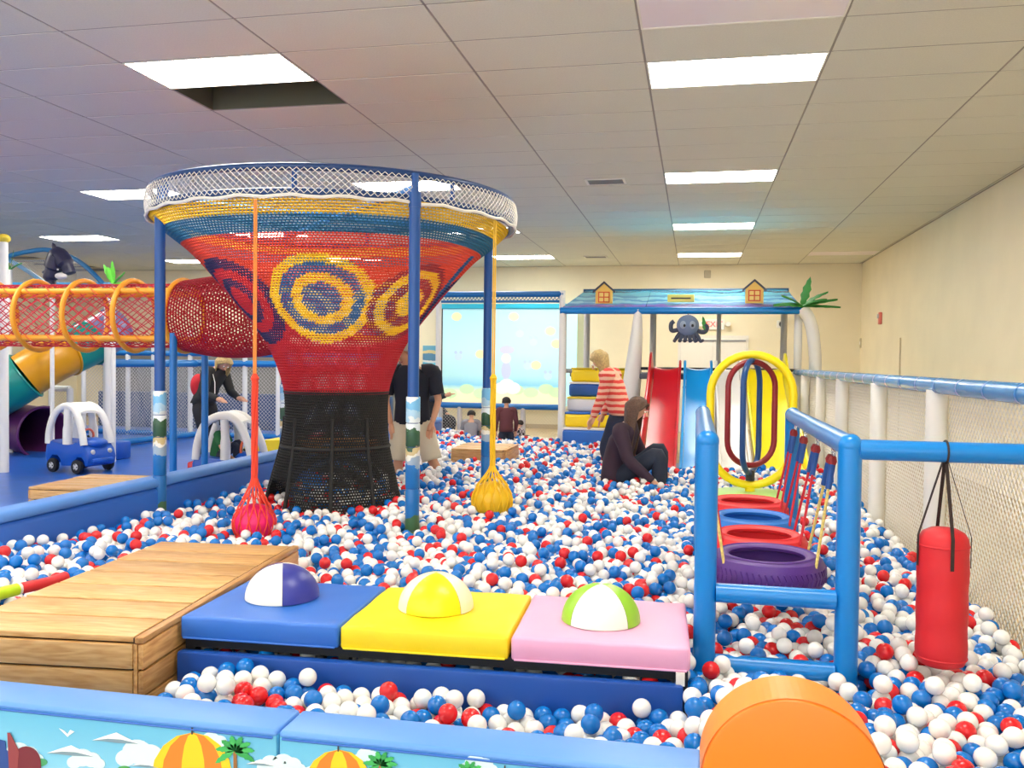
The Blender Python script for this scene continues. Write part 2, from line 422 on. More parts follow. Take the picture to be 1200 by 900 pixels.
# fire alarm on the right wall
p = onx(1033, 373, XR)
fa = thing('fire_alarm', 'pale red fire alarm strobe on the right wall', 'fire alarm', (XR, p[1], p[2]))
MB().rbox((-0.05, -0.07, -0.11), (0, 0.07, 0.11), 0.01, 1).build('case', mat('alarm_red', (228, 120, 110), 0.4), fa, smooth=False)
MB().rbox((-0.08, -0.045, 0.0), (-0.05, 0.045, 0.08), 0.01, 1).build('strobe_lens', M_white, fa, smooth=False)
p = onx(1009, 402, XR)
th = thing('wall_switch', 'small tan switch plate on right wall near the corner', 'switch', (XR, p[1], p[2]))
MB().rbox((-0.02, -0.06, -0.1), (0, 0.06, 0.1), 0.006, 1).build('plate', mat('switch_tan', (190, 176, 140), 0.4), th, smooth=False)
MB().box((-0.03, -0.02, -0.03), (-0.02, 0.02, 0.03)).build('lever', M_white, th, smooth=False)
tag(MB().tube([(XR-0.012, 15.6, 0.11), (XR-0.012, 15.6, 1.95)], 0.012, 8).build('wall_conduit', mat('conduit_cream', (214, 200, 168), 0.5)), 'thin cream conduit running up the right wall', 'pipe')
# sensor on the ceiling edge by the back wall
tag(MB().rbox((0.16, YF-0.06, 3.3), (0.3, YF-0.002, 3.46), 0.01, 1).build('wall_speaker', mat('beige_box', (186, 176, 150), 0.5), smooth=False), 'small beige box high on back wall under the ceiling', 'wall box')

# projection screen
S0, S1 = ony(519, 362, 18.95), ony(660, 476, 18.95)
sx0, sx1, sz1, sz0 = S0[0], S1[0], S0[2], S1[2]
scr = thing('projection_screen', 'bright pale cyan projection screen showing cartoon clouds and figures', 'screen', ((sx0+sx1)/2, 18.95, sz0-0.06))
M_scr = ramp_mat('screen_picture', [(0.0, (255, 246, 205)), (0.11, (252, 246, 214)), (0.15, (222, 248, 224)), (0.2, (176, 232, 250)), (0.3, (206, 248, 252)), (0.55, (222, 253, 253)), (1.0, (206, 250, 253))], 'Z', sz0, sz1, interp='LINEAR', rough=0.8, emit=0.85)
sw = (sx1-sx0)/2; sh = sz1-sz0
so = MB().box((-sw, 0, 0.06), (sw, 0.02, 0.06+sh)).build('screen_sheet', ramp_mat('screen_picture2', [(0.0, (255, 246, 205)), (0.11, (252, 246, 214)), (0.15, (222, 248, 224)), (0.2, (140, 212, 240)), (0.3, (182, 234, 244)), (0.55, (196, 240, 244)), (1.0, (180, 234, 244))], 'Z', 0.06, 0.06+sh, interp='LINEAR', rough=0.8, warp=0.05, wscale=3, emit=0.16), scr, smooth=False)
MB().box((-sw-0.03, -0.01, 0.0), (sw+0.03, 0.03, 0.06)).build('bottom_bar', M_dark, scr, smooth=False)
MB().rbox((-sw-0.06, -0.05, 0.06+sh), (sw+0.06, 0.05, 0.17+sh), 0.02, 1).build('roller_case', mat('screen_case_cyan', (40, 190, 226), 0.4), scr, smooth=False)
MB().box((-sw-0.03, -0.005, 0.06), (-sw, 0.025, 0.06+sh)).build('side_border', M_dark, scr, smooth=False)
for s in (-1, 1): MB().box((s*sw*0.9-0.02, 0.045, 0.09+sh), (s*sw*0.9+0.02, YF-18.955, 0.13+sh)).build('wall_bracket', M_grey, scr, smooth=False)
MB().box((sw, -0.005, 0.06), (sw+0.28, 0.02, 0.06+sh)).build('screen_border', mat('screen_edge_cyan', (190, 248, 252), 0.8, emit=0.22), scr, smooth=False)
def scr_px(x, y): q = ony(x, y, 18.94); return q[0]-(sx0+sx1)/2, q[2]-(sz0-0.06)
def blob(x, y, rx, ry, col, yy=-0.004, nm='projected_shape'):
    cx, cz = scr_px(x, y); k = 19.3/FPX
    MB().prism([(rx*k*math.cos(2*PI*i/16), ry*k*math.sin(2*PI*i/16)) for i in range(16)], (cx, yy, cz), (1, 0, 0), (0, 0, 1), 0.003).build(nm, mat('scr_%d_%d_%d' % col, col, 0.8, emit=0.18), scr, smooth=False)
for x, y in ((527, 461), (547, 456), (563, 461), (605, 457), (622, 460), (640, 456), (652, 460)): blob(x, y, 9, 6, (206, 244, 196), nm='projected_bush')
for x, y in ((594, 451), (588, 455), (601, 455)): blob(x, y, 9, 7, (255, 255, 245), -0.006, 'projected_cloud')
for x, y in ((609, 391), (625, 401), (537, 418), (618, 429), (642, 441)):
    blob(x, y, 5, 4.5, (196, 226, 240), nm='projected_face'); blob(x-3, y-5, 2, 2, (186, 214, 236), nm='projected_ear'); blob(x+3, y-5, 2, 2, (186, 214, 236), nm='projected_ear')
for x, y in ((645, 388), (563, 415), (628, 428), (535, 371), (602, 371), (652, 403)):
    blob(x, y, 6, 5, (255, 234, 190), nm='projected_star')
blob(594, 410, 9, 5, (200, 206, 226), nm='projected_hat'); blob(593, 420, 6, 6, (222, 222, 226), -0.006, 'projected_head'); blob(593, 434, 6, 11, (196, 208, 240), nm='projected_body')
# picture on the back wall beside the screen
p0, p1 = ony(496, 405, YF), ony(514, 430, YF)
pic = thing('wall_poster', 'small beach picture panel on wall left of the screen', 'poster', ((p0[0]+p1[0])/2, YF-0.03, p1[2]))
hw, hh = (p1[0]-p0[0])/2, p0[2]-p1[2]
MB().box((-hw, 0, 0), (hw, 0.03, hh)).build('print', ramp_mat('poster_print', [(0, (96, 196, 230)), (0.18, (226, 232, 232)), (0.3, (96, 150, 190)), (0.62, (230, 214, 160)), (0.75, (110, 180, 210))], 'Z', 0, hh, warp=0.3, wscale=4), pic, smooth=False)
MB().box((-hw-0.02, -0.01, -0.12), (hw+0.2, 0.03, -0.02)).build('ledge', mat('ledge_cyan', (110, 205, 235), 0.4), pic, smooth=False)
# ================================================================== BALL PIT: WALLS, BENCH, BOXES
# left padded wall
lw = thing('pit_wall', 'long plain blue padded wall along the left of the ball pit', 'padded wall', (-3.88, 7.6, 0.015))
MB().rbox((-0.08, -5.3, 0.0), (0.08, 5.5, 0.53), 0.035, 3).build('body', M_blue_vinyl, lw)
MB().rbox((-0.085, -5.32, 0.53), (0.085, 5.52, 0.6), 0.03, 3).build('top_cap', M_light_blue_vinyl, lw)
# front mural wall, panels one metre long
M_mural = ramp_mat('mural_sky', [(0, (24, 78, 160)), (0.42, (30, 96, 176)), (0.6, (36, 106, 186)), (0.615, (150, 208, 232)), (0.78, (120, 194, 228)), (1.0, (84, 172, 214))], 'Z', 0.0, 0.59, interp='LINEAR', warp=0.02, wscale=6, rough=0.35)
YM0, YM1 = 1.955, 2.085
def decal(parent, pts_px, col, lift, name, m=None, flip=False):
    """flat print traced on the panel face"""
    P = [ony(x, y, YM0) for x, y in pts_px]
    L = parent.location
    out = [(p[0]-L.x, p[2]-L.z) for p in P]
    out = [(a, max(0.01, b)) for a, b in out]
    MB().prism(out, (0, YM0-L.y-lift, 0), (1, 0, 0), (0, 0, 1), -0.0012).build(name, m or mat('print_%d_%d_%d' % col, col, 0.4), parent, smooth=False)
def ell(cx, cy, rx, ry, n=18): return [(cx+rx*math.cos(2*PI*i/n), cy+ry*math.sin(2*PI*i/n)) for i in range(n)]
def umbrella(par, tx, ty, sc):
    n = 6; xs = [-48, -36, -13, 15, 36, 47]
    for k in range(len(xs)-1):
        a, b = xs[k]*sc, xs[k+1]*sc
        def edge(e): return [(tx+e*math.sin(t*PI/2), ty+(1-math.cos(t*PI/2))*52*sc) for t in (0, 0.25, 0.5, 0.75, 1)]
        ea, eb = edge(a), edge(b)
        decal(par, ea+[(tx+a, ty+90*sc), (tx+b, ty+90*sc)]+eb[::-1][:-1], ((236, 200, 40), (222, 128, 44))[k % 2], 0.003, 'umbrella_panel')
    decal(par, [(tx-1.0*sc, ty+2), (tx-1.0*sc, ty-6*sc), (tx+1.0*sc, ty-6*sc), (tx+1.0*sc, ty+2)], (50, 50, 60), 0.004, 'umbrella_tip')
def palm_print(par, cx, cy, s):
    for a in (-160, -130, -100, -70, -40, -15, 160, 15):
        t = R_(a); d = (math.cos(t), math.sin(t)); nrm = (-d[1], d[0])
        L = 27*s
        pts = []
        for q, w in ((0, 1), (0.3, 4), (0.5, 3.2), (0.55, 4.6), (0.75, 2.6), (0.8, 3.4), (1, 0.2)): pts.append((cx+d[0]*L*q+nrm[0]*w*s, cy+d[1]*L*q+nrm[1]*w*s+6*s*q*q))
        for q, w in ((0.8, 3.4), (0.75, 2.6), (0.55, 4.6), (0.5, 3.2), (0.3, 4)): pts.append((cx+d[0]*L*q-nrm[0]*w*s, cy+d[1]*L*q-nrm[1]*w*s+6*s*q*q))
        decal(par, pts, (44, 156, 84) if (a//10) % 2 else (60, 178, 96), 0.0045, 'palm_leaf')
    decal(par, [(cx-2*s, cy), (cx+2*s, cy), (cx+5*s, cy+60*s), (cx-1*s, cy+60*s)], (150, 104, 60), 0.004, 'palm_trunk')
def cloud(par, cx, cy, s, col=(206, 234, 244)):
    k = 0
    for dx, dy, r in ((-16, 4, 9), (-4, -3, 13), (10, 0, 11), (20, 6, 8)):
        decal(par, ell(cx+dx*s, cy+dy*s, r*s*1.2, r*s), col, 0.0012+0.0003*k, 'printed_cloud'); k += 1
def wisp(par, cx, cy, s):
    decal(par, [(cx-26*s, cy+3*s), (cx-8*s, cy-3*s), (cx+2*s, cy-6*s), (cx+12*s, cy-1*s), (cx+28*s, cy+7*s), (cx+6*s, cy+5*s), (cx-10*s, cy+4*s)], (240, 246, 248), 0.0028, 'printed_cloud')
    decal(par, [(cx-26*s, cy+3*s), (cx-8*s, cy+1*s), (cx+8*s, cy+2*s), (cx+28*s, cy+7*s), (cx+4*s, cy+6*s), (cx-12*s, cy+4*s)], (120, 150, 170), 0.0036, 'printed_cloud')
panels = []
for i, (a, b) in enumerate(((-2.97, -1.99), (-1.985, -0.975), (-0.97, 0.03))):
    lb = ['blue topped mural wall panel ending behind the wooden box front', 'blue topped mural wall panel printed with hat, birds, clouds and umbrella', 'blue topped mural wall panel butting against the orange round panel'][i]
    t = thing('mural_wall_panel', lb, 'padded wall', ((a+b)/2, (YM0+YM1)/2, 0), 0, 'printed wall panels along the front')
    w = (b-a)/2; d = (YM1-YM0)/2
    MB().rbox((-w, -d, 0), (w, d, 0.592), 0.008, 2).build('body', M_mural, t)
    MB().rbox((-w, -d-0.002, 0.580), (w, d+0.004, 0.6), 0.01, 3).build('top_cap', M_light_blue_vinyl, t)
    MB().tube([(-w+0.01, -d-0.002, 0.581), (w-0.01, -d-0.002, 0.581)], 0.003, 6).build('piping', M_blue_vinyl, t)
    panels.append(t)
A, B = panels[1], panels[2]
cloud(A, 25, 884, 0.9); cloud(A, 165, 884, 1.1); cloud(A, 250, 869, 0.7); cloud(A, 320, 896, 0.7); cloud(A, 100, 890, 0.8)
wisp(A, 135, 864, 1.0); wisp(A, 82, 879, 1.0); wisp(A, 170, 895, 0.6); wisp(A, 305, 893, 0.6)
decal(A, [(70, 853), (76, 856), (80, 860), (83, 855), (88, 857), (82, 861), (80, 863), (75, 858)], (240, 244, 246), 0.003, 'printed_bird')
umbrella(A, 226, 858, 1.0); palm_print(A, 276, 880, 0.9)
decal(A, ell(146, 900, 7, 3), (70, 160, 90), 0.003, 'printed_island'); decal(A, ell(46, 893, 10, 5), (70, 160, 110), 0.0022, 'printed_island')
# plain printed pirate-coat shapes at the panel's left: hat and coat only
decal(A, [(14, 901)]+[(31.5+17.5*math.cos(PI+PI*i/12), 894+20*math.sin(PI+PI*i/12)) for i in range(13)]+[(49, 901)], (112, 34, 56), 0.004, 'printed_hat')
decal(A, [(10, 858), (13, 858), (24, 880), (22, 900), (12, 900)], (140, 60, 72), 0.0046, 'printed_feather')
decal(A, [(0, 866), (7, 868), (8, 878), (17, 885), (20, 900), (0, 900)], (34, 74, 150), 0.0034, 'printed_coat')
cloud(B, 335, 896, 0.8); cloud(B, 430, 886, 0.6); cloud(B, 560, 897, 0.8); wisp(B, 366, 900, 0.6)
umbrella(B, 397, 878, 0.85); palm_print(B, 446, 896, 0.8); palm_print(B, 550, 905, 0.7)
umbrella(B, 592, 901, 0.8)
MB().box((-0.012+0.04, -0.0672, 0.3), (-0.010+0.04, -0.066, 0.545)).build('panel_seam', M_blue_vinyl, B, smooth=False)
# orange round-topped foam panel
oa = thing('orange_foam_arch', 'orange foam panel with a round top beside the mural wall', 'foam panel', (0.222, (YM0+YM1)/2, 0.0))
out = [(-0.195, 0.0)]+[(0.195*math.cos(PI-PI*i/32), 0.585+0.198*math.sin(PI*i/32)) for i in range(33)]+[(0.195, 0.0)]
def soft_prism(outline, depth, y0, bev, name, m, parent):
    bm = bmesh.new(); f = bm.faces.new([bm.verts.new((x, y0, z)) for x, z in outline]); bm.normal_update()
    r = bmesh.ops.extrude_face_region(bm, geom=[f]); 
    for e in r['geom']:
        if isinstance(e, bmesh.types.BMVert): e.co.y += depth
    bmesh.ops.recalc_face_normals(bm, faces=list(bm.faces))
    es = [e for e in bm.edges if abs(e.verts[0].co.y-e.verts[1].co.y) < 1e-5]
    bmesh.ops.bevel(bm, geom=es, offset=bev, offset_type='OFFSET', segments=2, profile=0.5, affect='EDGES')
    me = bpy.data.meshes.new(name); bm.to_mesh(me); bm.free(); me.materials.append(m); me.shade_smooth(); me.set_sharp_from_angle(angle=R_(35))
    o = bpy.data.objects.new(name, me); COL.objects.link(o); o.parent = parent; return o
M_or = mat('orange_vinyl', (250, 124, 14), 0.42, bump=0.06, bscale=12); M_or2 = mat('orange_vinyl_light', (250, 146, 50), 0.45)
soft_prism(out, 0.16, -0.075, 0.008, 'body', M_or, oa)
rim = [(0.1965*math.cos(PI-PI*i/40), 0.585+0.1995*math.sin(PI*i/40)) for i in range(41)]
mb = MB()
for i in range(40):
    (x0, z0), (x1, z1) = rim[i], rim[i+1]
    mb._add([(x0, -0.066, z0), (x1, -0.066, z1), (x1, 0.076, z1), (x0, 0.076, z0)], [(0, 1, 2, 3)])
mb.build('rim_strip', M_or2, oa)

# step bench: dark frame, blue kick board, three pads with domes
BR = R_(2.3)
bench = thing('step_bench_frame', 'black steel bench frame carrying the three padded steps', 'bench', (-0.955, 3.32, 0.012), BR)
fr = MB()
for y in (-0.24, 0.24): fr.box((-0.94, y-0.02, 0.385), (0.94, y+0.02, 0.425))
for x in (-0.92, -0.31, 0.31, 0.92): fr.box((x-0.02, -0.22, 0.385), (x+0.02, 0.22, 0.425))
fr.build('top_rails', M_dark, bench, smooth=False)
for x in (-0.92, -0.31, 0.31, 0.92):
    for y in (-0.24, 0.24): MB().box((x-0.02, y-0.02, 0), (x+0.02, y+0.02, 0.385)).build('leg', M_dark, bench, smooth=False)
kb = thing('kick_board', 'dark blue padded board standing under the padded steps', 'padded board', (-0.955, 3.02, 0.012), BR)
MB().rbox((-0.93, -0.025, 0), (0.935, 0.022, 0.385), 0.01, 2).build('board', mat('navy_blue_vinyl', (22, 78, 168), 0.42, bump=0.05, bscale=12), kb)
MB().box((0.91, -0.005, 0.38), (0.94, 0.02, 0.425)).build('end_block', M_white, kb, smooth=False)
padspec = [('blue', M_pad_blue, -0.632, 'blue padded step carrying a white and navy dome', 'white and navy half dome on the blue step'),
           ('yellow', M_pad_yellow, 0.0, 'yellow padded step carrying a white and yellow dome', 'white and yellow half dome on the yellow step'),
           ('pink', M_pad_pink, 0.634, 'pink padded step carrying a white and green dome', 'white and green half dome on the pink step')]
Mb = Matrix.Translation((-0.955, 3.32, 0)) @ Matrix.Rotation(BR, 4, 'Z')
dome_px = [(331, 700, 0), (511, 712, -0.6), (704, 727, -0.75)]
dome_cols = [[(240, 236, 222), (52, 58, 150)], [(244, 236, 206), (250, 226, 10)], [(244, 240, 226), (152, 208, 52)]]
for i, (nm, m, cx, lb, dl) in enumerate(padspec):
    c = Mb @ Vector((cx, 0, 0.437))
    t = thing('padded_step', lb, 'padded step', c, BR, 'padded steps across the bench')
    bm = bmesh.new(); bmesh.ops.create_grid(bm, x_segments=18, y_segments=16, size=0.5)
    for v in bm.verts:
        x, y = v.co.x*0.624, v.co.y*0.585
        ed = min(0.312-abs(x), 0.2925-abs(y)); 
        z = 0.083+0.006*min(1, ed/0.12)+0.0015*math.sin(x*31+i*2)*math.cos(y*23)
        v.co = Vector((x, y, z))
    be = [e for e in bm.edges if e.is_boundary]
    r = bmesh.ops.extrude_edge_only(bm, edges=be)
    for e in r['geom']:
        if isinstance(e, bmesh.types.BMVert): e.co.z = 0.0
    bmesh.ops.holes_fill(bm, edges=[e for e in bm.edges if e.is_boundary], sides=0)
    bmesh.ops.recalc_face_normals(bm, faces=list(bm.faces))
    es = [e for e in bm.edges if (len(e.link_faces) == 2 and e.calc_face_angle(0) > 1.2)]
    bmesh.ops.bevel(bm, geom=es, offset=0.010, offset_type='OFFSET', segments=2, profile=0.5, affect='EDGES')
    me = bpy.data.meshes.new('cushion'); bm.to_mesh(me); bm.free(); me.materials.append(m); me.shade_smooth(); me.set_sharp_from_angle(angle=R_(50))
    o = bpy.data.objects.new('cushion', me); COL.objects.link(o); o.parent = t
    MB().tube([(-0.30, -0.294, 0.004), (0.30, -0.294, 0.004)], 0.004, 6).build('seam_piping', m, t)
    px, py, a0 = dome_px[i]
    q = onz(px, py, 0.524)
    d = thing('half_dome', dl, 'dome', (q[0], q[1], 0.5285), a0)
    # bearing of the viewer, so that the seams fall where they show
    view = math.atan2(-q[1], -q[0])
    d.rotation_euler.z = 0
    starts = [view, view-R_(50), view-R_(48)][i]
    step = PI/2
    for k in range(4):
        col = dome_cols[i][(k % 2)] if i == 0 else dome_cols[i][(k+1) % 2]
        if i == 2: col = dome_cols[i][k % 2]
        if i == 0: col = dome_cols[0][1] if k in (0, 2) else dome_cols[0][0]
        pr = [(0.148*math.cos(a*PI/2/10), 0.135*math.sin(a*PI/2/10)) for a in range(11)]
        w = MB().lathe(pr, 10, (0, 0, 0), 'Z', starts+k*step+0.006, starts+(k+1)*step-0.006)
        w.build('dome_panel', mat('dome_%d_%d_%d' % col, col, 0.35), d)
    MB().lathe([(0.0, 0.0), (0.146, 0.0), (0.146*math.cos(0.4), 0.132*math.sin(0.4)), (0.146*math.cos(0.8), 0.132*math.sin(0.8)), (0.146*math.cos(1.2), 0.132*math.sin(1.2)), (0.0, 0.132)], 32).build('dome_seam', M_dark, d)

# ---------------------------------------------------------------- wood
def wood_mat(name, c1, c2, axis=0):
    m = bpy.data.materials.new(name); m.use_nodes = True; nt = m.node_tree; b = nt.nodes['Principled BSDF']; b.inputs['Roughness'].default_value = 0.42
    tc = nt.nodes.new('ShaderNodeTexCoord'); mp = nt.nodes.new('ShaderNodeMapping')
    oi = nt.nodes.new('ShaderNodeObjectInfo'); ad = nt.nodes.new('ShaderNodeVectorMath'); ad.operation = 'ADD'
    mu = nt.nodes.new('ShaderNodeMath'); mu.operation = 'MULTIPLY'; mu.inputs[1].default_value = 37.0
    nt.links.new(oi.outputs['Random'], mu.inputs[0]); nt.links.new(tc.outputs['Object'], ad.inputs[0]); nt.links.new(mu.outputs[0], ad.inputs[1])
    sc = [9, 9, 9]; sc[axis] = 1.1; mp.inputs['Scale'].default_value = sc
    nt.links.new(ad.outputs[0], mp.inputs[0])
    n = nt.nodes.new('ShaderNodeTexNoise'); n.inputs['Scale'].default_value = 1.6; n.inputs['Detail'].default_value = 2; n.inputs['Distortion'].default_value = 0.6
    nt.links.new(mp.outputs[0], n.inputs[0])
    s = nt.nodes.new('ShaderNodeMath'); s.operation = 'MULTIPLY'; s.inputs[1].default_value = 42; nt.links.new(n.outputs['Fac'], s.inputs[0])
    si = nt.nodes.new('ShaderNodeMath'); si.operation = 'SINE'; nt.links.new(s.outputs[0], si.inputs[0])
    n2 = nt.nodes.new('ShaderNodeTexNoise'); n2.inputs['Scale'].default_value = 9; n2.inputs['Detail'].default_value = 4; nt.links.new(mp.outputs[0], n2.inputs[0])
    mx0 = nt.nodes.new('ShaderNodeMath'); mx0.operation = 'MULTIPLY_ADD'; mx0.inputs[1].default_value = 0.12; nt.links.new(si.outputs[0], mx0.inputs[0]); nt.links.new(n2.outputs['Fac'], mx0.inputs[2])
    r = nt.nodes.new('ShaderNodeValToRGB'); r.color_ramp.elements[0].color = lin(*c2); r.color_ramp.elements[1].color = lin(*c1)
    r.color_ramp.elements[0].position = 0.2; r.color_ramp.elements[1].position = 0.72
    nt.links.new(mx0.outputs[0], r.inputs[0])
    hs = nt.nodes.new('ShaderNodeHueSaturation'); mr = nt.nodes.new('ShaderNodeMapRange'); mr.inputs[3].default_value = 0.76; mr.inputs[4].default_value = 1.06
    nt.links.new(oi.outputs['Random'], mr.inputs[0]); nt.links.new(mr.outputs[0], hs.inputs['Value']); nt.links.new(r.outputs[0], hs.inputs['Color'])
    nt.links.new(hs.outputs[0], b.inputs['Base Color']); return m
WX, WY = wood_mat('pine_x', (234, 188, 124), (204, 148, 82), 0), wood_mat('pine_y', (226, 174, 108), (188, 128, 66), 1)
M_gap_shade = mat('plank_joint', (70, 40, 18), 0.8)  # dark brown for strips in the plank gaps, painting in the shadow lines
def wooden_box(label, loc, rz, w, l, h, ntop, nside, cell=0.012):
    """closed pine platform box: planks across the top, horizontal boards around"""
    t = thing('wooden_box', label, 'wooden box', loc, rz)
    hw, hl = w/2, l/2; T = 0.022
    MB().box((-hw+T+0.012, -hl+T+0.012, 0.004), (hw-T-0.012, hl-T-0.012, h-T-0.014)).build('core', mat('box_inside', (58, 36, 18), 0.8), t, smooth=False)  # solid core coloured dark, standing in for shade behind the gaps
    pl = l/ntop
    for k in range(ntop):
        y0 = -hl+k*pl
        dz = rng.uniform(-0.003, 0.003)
        MB().rbox((-hw, y0+0.009, h-T+dz), (hw-0.039, y0+pl-0.009, h+dz), 0.004, 2).build('plank', WX, t)
        if k: MB().box((-hw+0.004, y0-0.0085, h-T), (hw-0.041, y0+0.0085, h-0.006)).build('joint', M_gap_shade, t, smooth=False)
    MB().box((hw-0.0385, -hl+0.004, h-T), (hw-0.0335, hl-0.004, h-0.003)).build('joint', M_gap_shade, t, smooth=False)
    MB().rbox((hw-0.033, -hl+0.001, h-T), (hw, hl-0.001, h+0.001), 0.005, 2).build('edge_trim', WY, t)
    sh = (h-T)/nside
    for k in range(nside):
        z0 = k*sh+0.004; z1 = (k+1)*sh-0.004
        for s in (-1, 1):
            MB().rbox((-hw+T, min(s*hl, s*(hl-T)), z0), (hw-0.04, max(s*hl, s*(hl-T)), z1), 0.004, 2).build('board', WX, t)
            MB().rbox((min(s*hw, s*(hw-T)), -hl+0.003, z0), (max(s*hw, s*(hw-T)), hl-0.003, z1), 0.004, 2).build('board', WY, t)
    for s in (-1, 1): MB().rbox((hw-0.037, min(s*hl, s*(hl-T)), 0.0), (hw-T-0.002, max(s*hl, s*(hl-T)), h-T-0.002), 0.003, 1).build('corner_strip', WY, t)
    return t
ANG = R_(5.5)
mid = (np.array([-1.86, 2.722])+np.array([-2.773, 4.224]))/2
wooden_box('large pine platform box reaching from mural wall beside blue padded step', (mid[0]-0.015, mid[1]+0.02, 0.012), ANG, 0.76, 1.57, 0.5, 7, 5)
q0 = onz(527, 527, 0.50); q1 = onz(594, 528, 0.50)
wooden_box('small pine box among the balls behind the yellow hanging ball', ((q0[0]+q1[0])/2, q0[1]+0.43, 0.012), 0.02, abs(q1[0]-q0[0]), 0.8, 0.5, 4, 4)
a = onz(37, 570, 0.42); b = onz(178, 561, 0.42); c = onz(118, 556, 0.42)
wooden_box('pine box on blue floor beside the toy car and pit wall', (-5.52, 7.43, 0.015), R_(5), 0.82, 0.98, 0.29, 6, 3)
# foam tube lying along the left edge of the large box
ft = thing('foam_tube', 'lime and red foam tube lying on balls along the wooden box', 'foam tube', (-2.9, 3.4, 0.40))
ptsr = [onz(22, 690, 0.455), onz(60, 682, 0.455), onz(76, 676, 0.455)]
MB().tube(ptsr, 0.026, 12).build('red_sleeve', mat('red_foam', (216, 44, 52), 0.5), ft, world=True)
d_ = ptsr[0]-ptsr[2]; d_ /= np.linalg.norm(d_)
MB().tube([ptsr[0]-d_*0.005, ptsr[0]+d_*0.01], 0.027, 12).build('joint_ring', M_white, ft, world=True)
MB().tube([ptsr[0]+d_*0.01, ptsr[0]+d_*0.6], 0.028, 12).build('lime_sleeve', mat('lime_foam', (196, 236, 30), 0.5), ft, world=True)

# ================================================================== SWING FRAME AND TYRES
sf = thing('swing_frame', 'blue padded pipe frame holding the tyre swings', 'swing frame', (0.31, 4.35, 0.012))
xl, xr, yf, yb, zt = 0.052, 0.562, 3.41, 5.35, 1.2
def pad_tube(name, a, b, r, parent, m=M_rail_blue, seams=True):
    o = MB().tube([a, b], r, 18).build(name, m, parent, world=True)
    if seams:
        A_, B_ = Vector(a), Vector(b); L = (B_-A_).length; n = max(1, int(L/0.42)); dd = (B_-A_)/L
        for k in range(1, n):
            c = A_+dd*(L*k/n); s = MB().tube([c-dd*0.004, c+dd*0.004], r*1.012, 18, caps=False)
            so = s.build('seam', m, o, world=False); so.data.transform(Matrix.Translation(-Vector(parent.location)))
    return o
for x in (xl, xr):
    for y in (yf, yb): pad_tube('post', (x, y, 0.012), (x, y, zt), 0.042, sf)
for x in (xl, xr):
    for y in (yf, yb): MB().ball((x, y, zt+0.004), 0.0435, 16, 12).build('elbow', M_rail_blue, sf, world=True)
for x in (xl, xr): pad_tube('top_rail', (x, yf, zt), (x, yb, zt), 0.041, sf)
pad_tube('cross_bar', (xl+0.04, yf, 0.632), (xr-0.04, yf, 0.632), 0.036, sf)
pad_tube('cross_bar', (xl+0.04, yf, 0.362), (xr-0.04, yf, 0.362), 0.036, sf)
pad_tube('cross_bar', (xl+0.04, yb, 0.345), (xr-0.04, yb, 0.345), 0.036, sf)
pad_tube('hanging_bar', (xr+0.03, yf, zt-0.01), (1.30, yf, zt-0.01), 0.037, sf)
TY = [('purple', (84, 44, 128), 3.80, 0.645, 0.232), ('red', (226, 44, 48), 4.27, 0.64, 0.222), ('blue', (34, 118, 206), 4.73, 0.645, 0.222), ('red', (226, 44, 48), 5.19, 0.655, 0.222)]
M_ropered = mat('rope_red', (206, 24, 44), 0.6); M_ropey = mat('rope_yellow', (232, 206, 120), 0.7, noise=0.3, nscale=90)
M_sleeve = mat('sleeve_blue', (20, 76, 150), 0.5); M_knob = mat('rope_end_red', (150, 26, 30), 0.5)
tl = ['purple rubber tyre swing closest to the frame cross bar', 'red rubber tyre swing between the purple and blue tyres', 'blue rubber tyre swing between two red tyres', 'red rubber tyre swing beyond the blue tyre']
